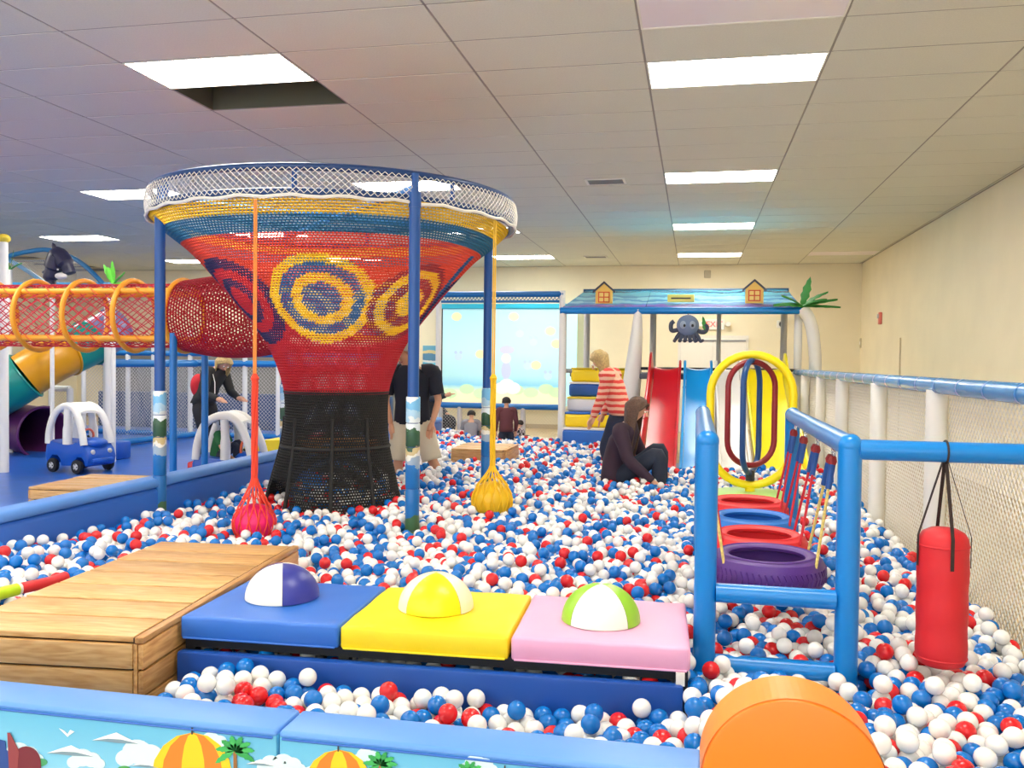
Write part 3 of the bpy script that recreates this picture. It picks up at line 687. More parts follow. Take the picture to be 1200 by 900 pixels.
for i, (nm, col, ty, tz, tr) in enumerate(TY):
    t = thing('tyre_swing', tl[i], 'swing', (0.307, ty, tz), 0, 'tyre swings in the blue frame')
    m = mat('tyre_'+nm, col, 0.5)
    ri = tr*0.66
    prof = [(ri, 0.058), (ri+0.012, 0.066), (tr-0.04, 0.067), (tr-0.012, 0.056), (tr, 0.03), (tr+0.004, 0.0), (tr, -0.03), (tr-0.012, -0.056), (tr-0.04, -0.067), (ri+0.012, -0.066), (ri, -0.058), (ri+0.006, -0.045), (tr-0.03, -0.03), (tr-0.024, 0.0), (tr-0.03, 0.03), (ri+0.006, 0.045)]
    MB().lathe(prof, 40, closed_prof=True).build('tyre', m, t)
    tr_ = MB()
    for k in range(60):
        a = 2*PI*k/60
        for zz, sg in ((0.028, 1), (-0.028, -1)):
            p = Vector((math.cos(a)*(tr+0.002), math.sin(a)*(tr+0.002), zz)); q = Vector((math.cos(a+0.05)*(tr+0.003), math.sin(a+0.05)*(tr+0.003), zz-sg*0.026))
            tr_.tube([p, q], 0.0035, 4)
    tr_.build('tread', m, t)
    MB().lathe([(tr-0.046, 0.0665), (tr-0.04, 0.0715), (tr-0.034, 0.0665)], 40).build('bead_ring', m, t)
    for sx in (-1, 1):
        for sy in (-1, 1):
            xt = (xl if sx < 0 else xr)-0.307
            top = Vector((xt, sy*0.028, zt-0.04-tz)); bot = Vector((sx*tr*0.78, sy*0.13, 0.06))
            dv = (bot-top)
            hook = MB().tube(arc(top+Vector((0, 0, -0.02)), 0.02, 0, 2*PI, 12, (0, 1, 0), (0, 0, 1))[:-1], 0.003, 6, closed=True)
            hook.build('hook', M_steel, t)
            k0 = top+dv.normalized()*0.055
            MB().tube([k0-dv.normalized()*0.02, k0, k0+dv.normalized()*0.02], [0.012, 0.018, 0.012], 10).build('rope_end', M_knob, t)
            k1 = top+dv*0.36
            MB().tube([k0+dv.normalized()*0.015, k1], [0.014, 0.012], 10).build('rope_sleeve', M_sleeve, t)
            MB().tube([k1, top+dv*1.04], 0.006, 8).build('rope', M_ropey if (i == 0) else M_ropered, t)
# hanging red bag
pb = thing('hanging_bag', 'red cylindrical hanging bag with black straps', 'punch bag', (0.886, yf, 0.42))
M_bag = mat('red_nylon', (206, 26, 36), 0.55, bump=0.2, bscale=18)
bm_prof = [(0.0, 0.0), (0.06, 0.002), (0.078, 0.012), (0.085, 0.03)]+[(0.086+0.0015*math.sin(k*1.3), 0.03+0.4*k/14) for k in range(1, 14)]+[(0.086, 0.44), (0.082, 0.462), (0.07, 0.482), (0.045, 0.495), (0.0, 0.5)]
MB().lathe(bm_prof, 40).build('body', M_bag, pb)
MB().lathe([(0.0865, 0.432), (0.0885, 0.436), (0.0865, 0.440)], 40).build('top_seam', M_bag, pb)
MB().lathe([(0.0865, 0.03), (0.0885, 0.034), (0.0865, 0.038)], 40).build('bottom_seam', M_bag, pb)
M_strap = mat('black_strap', (44, 26, 22), 0.6)
for a in (-172, -85, -12, 90):
    x, y = 0.083*math.cos(R_(a)), 0.083*math.sin(R_(a))
    s = MB(); w = Vector((-math.sin(R_(a)), math.cos(R_(a)), 0))*0.006
    P = [Vector((x*1.06, y*1.06, 0.36)), Vector((x*1.06, y*1.06, 0.47)), Vector((x*0.10, y*0.10, 0.735))]
    for k in range(2):
        n_ = Vector((x, y, 0)).normalized()*0.0025
        s._add([P[k]-w, P[k]+w, P[k+1]+w, P[k+1]-w, P[k]-w+n_, P[k]+w+n_, P[k+1]+w+n_, P[k+1]-w+n_], [(0, 1, 2, 3), (7, 6, 5, 4), (0, 4, 5, 1), (2, 6, 7, 3), (1, 5, 6, 2), (0, 3, 7, 4)])
    s.build('strap', M_strap, pb, smooth=False)
MB().tube(arc((0, 0, 0.77), 0.041, 0, 2*PI, 20, (0, 1, 0), (0, 0, 1))[:-1], 0.004, 6, closed=True).build('hanging_loop', M_strap, pb)

# ================================================================== RIGHT NET FENCE
fx = 1.36
rf = thing('net_fence', 'white net fence with blue padded rail along right side', 'fence', (fx, 7.2, 0.0))
pys = [0.35, 1.85, 3.41, 5.44, 7.07, 8.75, 10.2, 11.6, 12.5]
for y in pys: pad_tube('post', (fx, y, 0.0), (fx, y, 1.36), 0.058 if y < 9 else 0.05, rf, M_white_post, False)
ro = pad_tube('rail', (fx, 0.4, 1.385), (fx, 12.6, 1.385), 0.046, rf, mat('rail_blue_glossy', (52, 134, 200), 0.22, bump=0.05, bscale=30), False)
for k in range(28):
    y = 0.6+k*0.43
    MB().tube([(fx, y, 1.385), (fx, y+0.018, 1.385)], 0.048, 16, caps=False).build('rail_seam', M_rail_blue, ro).data.transform(Matrix.Translation((-fx, -7.2, 0)))
MB().net((fx+0.065, 0.4, 0.02), (0, 1, 0), (0, 0, 1), 12.2, 1.33, 0.05, 0.0032, 4).build('net', M_net_white, rf, smooth=False, world=True)
# ================================================================== CROCHET FUNNEL TOWER
FC = np.array([-2.83, 6.70])
fpost = [(-3.815, 5.78), (-1.845, 5.66), (-1.83, 7.74), (-3.80, 7.76)]
ff = thing('funnel_frame', 'blue steel frame of four poles and two rings round the funnel', 'climbing frame', (FC[0], FC[1], 0.012))
M_wrap = ramp_mat('pole_wrap_print', [(0.0, (70, 110, 70)), (0.08, (22, 108, 178)), (0.42, (24, 112, 186)), (0.46, (150, 170, 190)), (0.52, (230, 226, 214)), (0.56, (200, 180, 130)), (0.6, (44, 84, 60)), (0.7, (52, 92, 62)), (0.74, (226, 236, 240)), (0.82, (176, 214, 236)), (0.88, (120, 190, 232)), (0.97, (230, 240, 244))], 'Z', 0.36, 1.25, warp=0.16, wscale=16, rough=0.3)
for (x, y) in fpost:
    po = MB().tube([(x, y, 0.012), (x, y, 2.56)], 0.038, 16).build('post', M_post_blue, ff, world=True)
    lx, ly = x-FC[0], y-FC[1]
    for z0, z1 in ((0.0, 0.34), (0.345, 0.62), (0.625, 0.9), (0.905, 1.06), (1.065, 1.238)):
        MB().lathe([(0.046, z0), (0.048, z0+0.006), (0.048, z1-0.006), (0.046, z1)], 16, (lx, ly, 0)).build('wrap_sleeve', M_wrap, po)
    MB().lathe([(0.0, 2.6), (0.042, 2.6), (0.042, 2.5), (0.038, 2.5)], 16, (lx, ly, 0)).build('joint_collar', M_post_blue, po)
    MB().tube([(lx, ly, 2.55), (lx, ly, 2.725)], 0.026, 12).build('upright', M_post_blue, po)
RR = 1.40
for z, r in ((2.56, 0.03), (2.725, 0.026)):
    MB().tube([(RR*math.cos(2*PI*k/96), RR*math.sin(2*PI*k/96), z) for k in range(96)], r, 10, closed=True).build('ring', mat('ring_blue_paint', (24, 62, 116), 0.4), ff)
for k in range(8):
    a = 2*PI*k/8+0.2
    MB().tube([(RR*math.cos(a), RR*math.sin(a), 2.56), (RR*math.cos(a), RR*math.sin(a), 2.725)], 0.018, 8).build('ring_strut', M_post_blue, ff)
for a, b in ((0, 2), (1, 3)):
    pa, pb_ = fpost[a], fpost[b]
    MB().tube([(pa[0], pa[1], 2.64), (pb_[0], pb_[1], 2.64)], 0.028, 10).build('cross_beam', mat('beam_blue', (40, 120, 196), 0.4), ff, world=True)

# ---- the crocheted funnel
PROF = [(2.555, 1.385), (2.44, 1.27), (2.3, 1.10), (2.1, 0.92), (1.94, 0.79), (1.75, 0.64), (1.58, 0.53), (1.4, 0.455), (1.22, 0.41), (1.0, 0.405), (0.8, 0.425), (0.55, 0.48), (0.3, 0.535)]
pv = spline([(r, z, 0) for z, r in PROF], 24); pv = np.array([(p.x, p.y) for p in pv])
sl = np.concatenate([[0], np.cumsum(np.linalg.norm(np.diff(pv, axis=0), axis=1))])
def prof_at(s): return np.interp(s, sl, pv[:, 0]), np.interp(s, sl, pv[:, 1])
def surf(th, s):
    r, z = prof_at(s)
    # slack in the yarn: shallow lobes between the hanging points
    lob = 1-0.028*np.cos(4*th+0.1)*np.clip((z-1.5)/1.0, 0, 1)
    low = np.clip((0.95-z)/0.5, 0, 1)
    r = r*lob*(1+0.05*low*np.cos(5*th+0.6))
    return np.stack([r*np.cos(th), r*np.sin(th), z], -1)
# medallion centres from where they show on the near face
TH, SS = np.meshgrid(np.linspace(0, 2*PI, 361)[:-1], np.linspace(0.2, 1.6, 120)); GP = surf(TH, SS)+np.array([FC[0], FC[1], 0])
pr = np.array([proj(p) for p in GP.reshape(-1, 3)]).reshape(GP.shape[0], GP.shape[1], 3)
nearmask = (np.cos(TH)*(0-FC[0])+np.sin(TH)*(0-FC[1])) > 0.05*7
def find(px, py):
    d = (pr[..., 0]-px)**2+(pr[..., 1]-py)**2; d = np.where(nearmask, d, 1e9); i = np.unravel_index(np.argmin(d), d.shape); return float(TH[i]), float(SS[i])
m1, m2, m3 = find(283, 352), find(376, 350), find(480, 354)
dth = ((m3[0]-m2[0])+(m2[0]-m1[0]))/2
NV, RD, YL, BL, CR = (34, 30, 84), (190, 24, 42), (244, 196, 26), (40, 92, 146), (150, 22, 44)
MED = [(m1, 0.40, [(1.0, NV), (0.74, RD), (0.52, NV), (0.32, RD)]), (m2, 0.388, [(1.0, YL), (0.80, BL), (0.58, YL), (0.37, BL)]), (m3, 0.36, [(1.0, CR), (0.84, YL), (0.62, CR), (0.36, YL)])]
for k in range(3):
    MED.append(((m3[0]+dth*(k+1), m2[1]), 0.36, [[(1.0, NV), (0.74, RD), (0.5, NV), (0.3, RD)], [(1.0, YL), (0.8, BL), (0.58, YL), (0.37, BL)], [(1.0, CR), (0.8, YL), (0.6, CR), (0.36, YL)]][k]))
MEDC = [surf(np.array(c[0]), np.array(c[1])) for c, r, cc in MED]
ZTOP, ZBLK = 2.555, 1.235
def zone_of(th, s):
    """which coloured piece of crochet a stitch belongs to"""
    P = surf(th, s); z = P[..., 2]
    zid = np.full(th.shape, 3)                       # orange red field
    zid = np.where(z < 2.02, 4, zid)                 # crimson
    zid = np.where(z > 2.455, 1, np.where(z > 2.36, 2, zid))
    edge = ((th-(m3[0]+dth*0.55)+PI) % (2*PI))-PI; zid = np.where((np.abs(edge) < 0.05+0.06*np.clip((2.3-z)/0.6, 0, 1)) & (z < 2.33) & (z > 1.72), 6, zid)
    edge = ((th-(m1[0]-dth*0.42)+PI) % (2*PI))-PI; zid = np.where((np.abs(edge) < 0.05+0.05*np.clip((2.3-z)/0.6, 0, 1)) & (z < 1.95) & (z > 1.72), 7, zid)
    for k, (c, r, cols) in enumerate(MED):
        d = np.linalg.norm(P-MEDC[k], axis=-1)/r
        for j, (q, col) in enumerate(cols): zid = np.where((d < q) & (z < 2.40), 10+k*10+j, zid)
    return np.where(z < ZBLK, 5, zid)
fu = thing('crochet_funnel', 'giant colourful crocheted climbing funnel with round medallions and black base', 'climbing net', (FC[0], FC[1], 0.3))
ZM = {1: ('yellow_band', YL), 2: ('teal_band', (28, 104, 140)), 3: ('orange_red_panel', (222, 66, 40)), 4: ('crimson_panel', (186, 22, 40)), 5: ('black_base', (28, 27, 26)), 6: ('blue_gore', (30, 84, 140)), 7: ('blue_gore', (30, 84, 140))}
for k, (c, r, cols) in enumerate(MED):
    for j, (q, col) in enumerate(cols): ZM[10+k*10+j] = ('medallion_ring' if j < 3 else 'medallion_centre', col)
segs = {k: ([], [], []) for k in ZM}
s_lo = np.interp(-1.235, -pv[:, 1], sl)
row = 0; s = 0.0; s_end = sl[-1]-0.01
edges_s = []
while s < s_end:
    r, z = prof_at(s)
    h = 0.0235 if z > 1.75 else 0.0215
    N = 280 if r > 0.95 else (200 if r > 0.62 else 140)
    th = (np.arange(N)+0.5*(row % 2))*2*PI/N
    th2 = th+PI/N
    # sagging courses
    P0 = surf(th, np.full(N, s)); P1 = surf(th+2*PI/N, np.full(N, s)); Q = surf(th+0.15*PI/N, np.full(N, min(s+h, s_end)))
    # arched doorways at the foot
    zz = zone_of(th, np.full(N, s))
    keep = np.ones(N, bool)
    if z < 0.62:
        for a0 in (m2[0]-1.05, m2[0]+PI*0.7, m2[0]+PI*1.2):
            da = ((th-a0+PI) % (2*PI))-PI
            keep &= ~((np.abs(da) < 0.42) & (z < 0.56-0.9*(da/0.42)**2*0.22))
    for k in np.unique(zz):
        mk = (zz == k) & keep
        rad = 0.0064 if k not in (4, 5) else (0.0082 if k == 5 else 0.0068)
        if k in (1, 2): rad = 0.0066
        segs[int(k)][0].append(np.concatenate([P0[mk], P0[mk]])); segs[int(k)][1].append(np.concatenate([P1[mk], Q[mk]]))
        segs[int(k)][2].append(np.concatenate([np.full(mk.sum(), rad), np.full(mk.sum(), rad*0.8)]))
    s += h; row += 1
for k, (A_, B_, rr) in segs.items():
    if not A_: continue
    A_ = np.concatenate(A_); B_ = np.concatenate(B_); rr = np.concatenate(rr)
    if len(A_) == 0: continue
    A_ = A_-np.array([0, 0, 0.3]); B_ = B_-np.array([0, 0, 0.3])
    nm, col = ZM[k]
    MB().struts(A_, B_, rr, 3).build(nm, mat('yarn_%d_%d_%d' % col, col, 0.7), fu, ang=180)
# thick rope seams on the black base and hem
M_yb = mat('yarn_28_27_26', (28, 27, 26), 0.7)
for a in (m2[0]+0.08, m2[0]+0.75, m2[0]-0.72, m2[0]-1.42, m2[0]+2.2, m2[0]+3.2):
    P = surf(np.full(30, a), np.linspace(s_lo+0.2, s_end, 30))*np.array([1.01, 1.01, 1])-np.array([0, 0, 0.3])
    MB().tube([tuple(p) for p in P], 0.016, 6).build('rope_seam', M_yb, fu)
for zc, rd in ((0.80, 0.016), (1.235, 0.01)):
    ss_ = float(np.interp(-zc, -pv[:, 1], sl)); P = surf(np.linspace(0, 2*PI, 73)[:-1], np.full(72, ss_))-np.array([0, 0, 0.3])
    MB().tube([tuple(p) for p in P], rd, 6, closed=True).build('rope_hem', M_yb, fu)
# inner platform ring of rope seen through the base
P = [(0.36*math.cos(2*PI*k/40), 0.36*math.sin(2*PI*k/40), 0.5) for k in range(40)]
MB().tube(P, 0.03, 8, closed=True).build('inner_rope_ring', mat('yarn_tan', (176, 120, 60), 0.8), fu)
# white safety netting between the two rings
Aw, Bw = [], []; n = 190; hh = 0.165; k2 = 4
for d in (1, -1):
    for k in range(n):
        for j in range(4):
            a0 = 2*PI*(k+d*j*k2/4)/n; a1 = 2*PI*(k+d*(j+1)*k2/4)/n; ro_ = RR+0.03+0.012*math.sin(PI*j/4); r1_ = RR+0.03+0.012*math.sin(PI*(j+1)/4)
            Aw.append((ro_*math.cos(a0), ro_*math.sin(a0), 2.25+hh*j/4+0.012)); Bw.append((r1_*math.cos(a1), r1_*math.sin(a1), 2.25+hh*(j+1)/4+0.012))
MB().struts(Aw, Bw, 0.0028, 3).build('safety_net', M_net_white, fu, smooth=False)
MB().tube([((RR+0.03)*math.cos(2*PI*k/96), (RR+0.03)*math.sin(2*PI*k/96), 2.245+0.008*math.sin(k*1.7)) for k in range(96)], 0.012, 6, closed=True).build('net_edge_rope', M_net_white, fu)
# ---- balls hanging from the rim in netting
def rim_at(px):
    best = None
    for k in range(720):
        a = 2*PI*k/720
        if math.cos(a)*(-FC[0])+math.sin(a)*(-FC[1]) < 0: continue
        p = (FC[0]+(RR+0.03)*math.cos(a), FC[1]+(RR+0.03)*math.sin(a), 2.5); u = proj(p)[0]
        if best is None or abs(u-px) < best[0]: best = (abs(u-px), p)
    return best[1]
def hang_ball(px, py_bottom, rad, colb, coln, label, hi_col, py_net):
    p = rim_at(px); sc = proj((p[0], p[1], 1.0))[2]/FPX
    zb = ony(px, py_bottom, p[1])[2]; zn = ony(px, py_net, p[1])[2]
    t = thing('hanging_ball', label, 'hanging ball', (p[0], p[1], zb))
    MB().ball((0, 0, rad), (rad, rad, rad*0.95), 24, 16).build('ball', mat('hb_%d_%d_%d' % colb, colb, 0.35), t)
    m = mat('hbn_%d_%d_%d' % coln, coln, 0.7); mh = mat('hbr_%d_%d_%d' % hi_col, hi_col, 0.7)
    zn -= zb; zr = 2.52-zb; zk = zn+(zr-zn)*0.36
    b = MB(); nr = 14
    for k in range(nr):
        a = 2*PI*k/nr
        for d in (-1, 1):
            P = []
            for j in range(17):
                f = j/16
                if f < 0.55:
                    t_ = PI*(f/0.55)*0.78; rr_ = (rad+0.004)*math.sin(t_); z_ = rad-(rad+0.004)*0.95*math.cos(t_)
                else:
                    q = (f-0.55)/0.45; r_a = (rad+0.004)*math.sin(PI*0.78); z_a = rad-(rad+0.004)*0.95*math.cos(PI*0.78)
                    rr_ = r_a*(1-q)**1.3+0.018; z_ = z_a+(zn-z_a)*q
                aa = a+d*f*1.1
                P.append((rr_*math.cos(aa), rr_*math.sin(aa), z_))
            b.tube(P, 0.0045, 4)
    b.build('ball_net', m, t)
    b = MB()
    for k in range(5):
        a = 2*PI*k/5; b.tube([(0.014*math.cos(a+j*0.2), 0.014*math.sin(a+j*0.2), zn+(zk-zn)*j/16) for j in range(17)], 0.0085, 6)
    b.build('thick_rope', m, t)
    MB().tube([(0, 0, zk-0.03), (0, 0, zk), (0, 0, zk+0.03)], [0.018, 0.028, 0.012], 10).build('knot', m, t)
    MB().tube([(0.006, 0, zk), (0.006, 0, zr)], 0.006, 6).build('thin_rope', mh, t); MB().tube([(-0.008, 0, zk), (-0.008, 0, zr)], 0.006, 6).build('thin_rope', mh, t)
    return t
hang_ball(299, 637, 0.135, (236, 20, 108), (236, 70, 44), 'pink ball in an orange red net hanging from the funnel rim', (240, 150, 70), 560)
hang_ball(580, 610, 0.15, (238, 190, 20), (246, 196, 24), 'yellow ball in a yellow net hanging from the funnel rim', (240, 190, 60), 546)

# ================================================================== TUNNEL FROM THE FUNNEL
TYC, TZC, TRR = 7.55, 1.885, 0.30
tu = thing('net_tunnel', 'orange ringed crawl tunnel with red netting leading to the funnel', 'tunnel', (-6.5, TYC, TZC))
M_torng = mat('tunnel_orange', (250, 170, 42), 0.4)
X1, X0 = -4.72, -9.4
for a in (45, 135, 225, 315):
    y, z = (TRR+0.012)*math.cos(R_(a)), (TRR+0.012)*math.sin(R_(a))
    MB().tube([(X0+6.5, y, z), (X1+6.5, y, z)], 0.03, 10).build('rail', M_torng, tu)
nrings = 10; xs_ = [X1-0.53*k for k in range(nrings)]
for x in xs_:
    MB().tube([(x+6.5, (TRR+0.035)*math.cos(2*PI*k/40), (TRR+0.035)*math.sin(2*PI*k/40)) for k in range(40)], 0.025, 10, closed=True).build('ring', M_torng, tu)
At, Bt = [], []; n = 20; st = 60
for d in (1, -1):
    for k in range(n):
        for j in range(st):
            a0 = 2*PI*(k/n+d*j*0.030); a1 = 2*PI*(k/n+d*(j+1)*0.030); x0 = X1-(X1-X0)*j/st; x1 = X1-(X1-X0)*(j+1)/st
            At.append((x0+6.5, TRR*math.cos(a0), TRR*math.sin(a0))); Bt.append((x1+6.5, TRR*math.cos(a1), TRR*math.sin(a1)))
MB().struts(At, Bt, 0.0055, 3).build('tunnel_net', mat('net_red', (196, 34, 54), 0.7), tu)
# orange rope lacing on the two near rails
for a in (225, 135):
    y, z = (TRR+0.012)*math.cos(R_(a)), (TRR+0.012)*math.sin(R_(a))
    MB().tube([(X0+6.5+j*0.03, y+0.036*math.cos(j*0.8), z+0.036*math.sin(j*0.8)) for j in range(int((X1-X0)/0.03))], 0.007, 5).build('lacing', mat('lacing_orange', (236, 120, 50), 0.7), tu)
# red crochet collar joining tunnel and funnel
P_, A_, B_ = [], [], []
rows = 30; N = 66
def coll(th, u):
    c0_ = np.array([X1, TYC, TZC]); c1_ = np.array([-3.55, 7.12, 1.90])
    c = c0_+(c1_-c0_)*u; r = 0.325+0.05*math.sin(PI*u*0.8); dz = -0.02*math.sin(PI*u)
    return np.stack([np.full_like(th, c[0]), c[1]+r*np.cos(th), c[2]+dz+r*np.sin(th)], -1)
for j in range(rows):
    th = (np.arange(N)+0.5*(j % 2))*2*PI/N
    A_ += list(coll(th, j/rows)); B_ += list(coll(th+2*PI/N, j/rows)); A_ += list(coll(th, j/rows)); B_ += list(coll(th+0.3*PI/N, (j+1)/rows))
cm = MB().struts(np.array(A_)-np.array([-6.5, TYC, TZC]), np.array(B_)-np.array([-6.5, TYC, TZC]), 0.0075, 3).build('crochet_collar', mat('yarn_186_22_40', (186, 22, 40), 0.7), tu)
# tunnel stands
for px, y in ((203, TYC-0.30), (240, TYC+0.30)):
    q = ony(px, 500, y)
    MB().tube([(q[0], y, 0.015), (q[0], y, TZC-0.17)], 0.033, 14).build('support_post', mat('support_blue', (24, 116, 190), 0.35), tu, world=True)
MB().tube([(-9.2, TYC-0.30, 0.015), (-9.2, TYC-0.30, TZC-0.17)], 0.033, 14).build('support_post', mat('support_blue', (24, 116, 190), 0.35), tu, world=True)
MB().tube([(-9.2, TYC+0.30, 0.015), (-9.2, TYC+0.30, TZC-0.17)], 0.033, 14).build('support_post', mat('support_blue', (24, 116, 190), 0.35), tu, world=True)
# ================================================================== SLIDE TOWER
TYF, TYB = 12.7, 14.25
tw = thing('slide_tower', 'play tower with wave printed roof, white posts and platform', 'play tower', (-0.2, 13.4, 0.0))
DZ = 1.34
MB().rbox((-0.95, TYF-0.02, DZ-0.08), (1.46, TYB, DZ), 0.02, 2).rbox((-1.88, 13.44, DZ-0.08), (-0.95, TYB, DZ), 0.02, 2).build('platform', mat('deck_grey', (96, 100, 110), 0.6), tw, world=True)
MB().tube([(-0.75, TYF-0.06, DZ+0.07), (1.4, TYF-0.06, DZ+0.07)], 0.022, 10).build('edge_bar', M_dark, tw, world=True)
M_cyan = mat('cyan_white_padding', (206, 240, 246), 0.4)
MB().tube([(-1.88, TYF, 0), (-1.88, TYF, 2.24)], 0.055, 14).build('post', M_white_post, tw, world=True)
MB().tube([(-0.98+0.02, TYF+0.05, 0.0), (-0.88, TYF+0.05, 1.2), (-0.82, TYF+0.02, 1.9), (-0.80, TYF-0.02, 2.25)], [0.15, 0.13, 0.085, 0.05], 16).build('post', M_white_post, tw, world=True)
MB().tube(spline([(1.62, TYF, 0.0), (1.62, TYF, 1.2), (1.60, TYF, 1.75), (1.53, TYF, 2.1), (1.42, TYF, 2.26)], 6), 0.085, 16).build('post', M_white_post, tw, world=True)
MB().tube([(1.40, TYF+0.15, 0.0), (1.40, TYF+0.15, 2.2)], 0.055, 14).build('post', M_white_post, tw, world=True)
for x in (-1.72, -0.66, 0.36, 1.34): MB().tube([(x, TYB, 0), (x, TYB, 2.6)], 0.05 if x != 0.36 else 0.035, 12).build('post', mat('grey_padding', (208, 203, 198), 0.5), tw, world=True)
MB().tube([(-1.92, TYF-0.02, 2.23), (1.44, TYF-0.02, 2.23)], 0.05, 14).build('eave_tube', M_rail_blue, tw, world=True)
M_roof = ramp_mat('roof_wave_print', [(0, (70, 90, 190)), (0.1, (104, 96, 200)), (0.17, (60, 140, 206)), (0.27, (120, 196, 224)), (0.36, (46, 132, 186)), (0.46, (104, 186, 210)), (0.56, (40, 120, 160)), (0.68, (70, 158, 180)), (0.8, (36, 96, 136)), (0.9, (60, 140, 160)), (0.97, (30, 70, 100))], 'Z', 2.26, 2.66, warp=0.42, wscale=2.6, rough=0.22)
for a, b in ((-1.9, -0.7), (-0.695, 1.43)):
    sh0, sh1 = (0.0, 0.14) if a < -1 else (0.0, 0.0); 
    A0, B0 = Vector((a, TYF-0.03, 2.27)), Vector((b, TYF-0.03, 2.27)); A1, B1 = Vector((a+(0.16 if a < -1 else 0), TYB, 2.65)), Vector((b-(0.06 if b > 1 else 0), TYB, 2.65))
    n_ = (B0-A0).cross(A1-A0).normalized()*0.06
    mb = MB()._add([A0, B0, B1, A1, A0-n_, B0-n_, B1-n_, A1-n_], [(0, 1, 2, 3), (7, 6, 5, 4), (0, 4, 5, 1), (1, 5, 6, 2), (2, 6, 7, 3), (3, 7, 4, 0)])
    mb.build('roof_panel', M_roof, tw, smooth=False, world=True)
MB().tube([(-1.78, TYB, 2.64), (1.4, TYB, 2.64)], 0.03, 10).build('ridge_edge', mat('ridge_navy', (36, 66, 92), 0.4), tw, world=True)
# little house-front windows on the roof, yellow sign strip
def house(px, py, label):
    q = ony(px, py, TYF+0.35)
    t = thing('house_cutout', label, 'roof ornament', (q[0], TYF+0.35, q[2]-0.14), 0, 'house fronts on the tower roof')
    MB().prism([(-0.125, 0), (0.125, 0), (0.125, 0.2), (0, 0.31), (-0.125, 0.2)], (0, 0.02, 0), (1, 0, 0), (0, 0, 1), 0.04).build('front', mat('house_yellow', (252, 206, 96), 0.4), t, smooth=False)
    for s in (-1, 1): MB().prism([(0, 0.345), (s*0.165, 0.2), (s*0.165, 0.165), (0, 0.31)][::s], (0, 0.03, 0), (1, 0, 0), (0, 0, 1), 0.07).build('roof_edge', mat('house_navy', (52, 52, 74), 0.4), t, smooth=False)
    f = MB(); 
    for a in ((-0.085, 0.03, 0.085, 0.046), (-0.085, 0.174, 0.085, 0.19), (-0.085, 0.046, -0.069, 0.174), (0.069, 0.046, 0.085, 0.174), (-0.008, 0.046, 0.008, 0.174), (-0.069, 0.102, -0.008, 0.118), (0.008, 0.102, 0.069, 0.118)):
        f.box((a[0], -0.035, a[1]), (a[2], -0.02, a[3]))
    f.build('window_frame', mat('house_orange', (226, 92, 20), 0.4), t, smooth=False)
    for a in ((-0.069, 0.046), (0.008, 0.046), (-0.069, 0.118), (0.008, 0.118)):
        MB().box((a[0], -0.026, a[1]), (a[0]+0.061, -0.02, a[1]+0.056)).build('pane', mat('house_pane', (255, 222, 120), 0.3), t, smooth=False)
house(708, 346, 'yellow house front with orange window on roof above the stairs')
house(884, 344, 'yellow house front with orange window on roof beside palm leaves')
q = ony(798, 350, TYF+0.3)
sg = thing('roof_sign', 'narrow yellow sign strip on the wave printed roof', 'sign', (q[0], TYF+0.3, q[2]-0.05))
MB().rbox((-0.19, -0.02, 0), (0.19, 0.02, 0.11), 0.01, 1).build('plate', mat('sign_yellow', (244, 236, 120), 0.4), sg, smooth=False)
MB().box((-0.14, -0.024, 0.045), (0.14, -0.02, 0.065)).build('slot', M_dark, sg, smooth=False)
def leaf_mesh(mb, base, d, L, W, droop, up=(0, 0, 1)):
    base, d = Vector(base), Vector(d).normalized(); up = Vector(up); side = d.cross(up).normalized()
    n = 9; T = []; 
    for i in range(n):
        f = i/(n-1); c = base+d*(L*f)+up*(-droop*f*f); w = W*math.sin(PI*min(1, f*0.9+0.08))**0.8*(1 if i % 2 else 0.72)
        T.append((c-side*w, c+up*0.012*W/0.06, c+side*w))
    vs = [p for t_ in T for p in t_]+[p-up*0.006 for t_ in T for p in t_]; o = 3*n; fs = []
    for i in range(n-1):
        for k in (0, 1):
            a = i*3+k; fs.append((a, a+1, a+4, a+3)); fs.append((o+a, o+a+3, o+a+4, o+a+1))
        fs.append((i*3, i*3+3, o+i*3+3, o+i*3)); fs.append((i*3+2, o+i*3+2, o+i*3+5, i*3+5))
    fs += [(0, o, o+1, 1), (1, o+1, o+2, 2)]
    return mb._add(vs, fs)
def palm(name, label, loc, leaves, m=M_green):
    t = thing(name, label, 'palm leaves', loc)
    for d, L, W, dr in leaves: leaf_mesh(MB(), (0, 0, 0), d, L, W, dr, (0, -0.3, 0.95)).build('leaf', m, t)
    MB().ball((0, 0, 0), 0.03, 8, 6).build('crown', m, t)
    return t
palm('palm_plant', 'green palm leaves at the right end of tower roof', (1.42, TYF-0.05, 2.29),
     [((0.25, -0.1, 1), 0.40, 0.085, 0.0), ((0.9, -0.1, 0.75), 0.44, 0.075, 0.1), ((1, -0.2, 0.3), 0.48, 0.09, 0.06), ((0.9, -0.4, 0.5), 0.38, 0.08, 0.1), ((-1, -0.2, 0.25), 0.4, 0.12, 0.1), ((-0.8, -0.3, 0.6), 0.36, 0.08, 0.08), ((1, -0.1, 0.05), 0.5, 0.075, 0.05)])
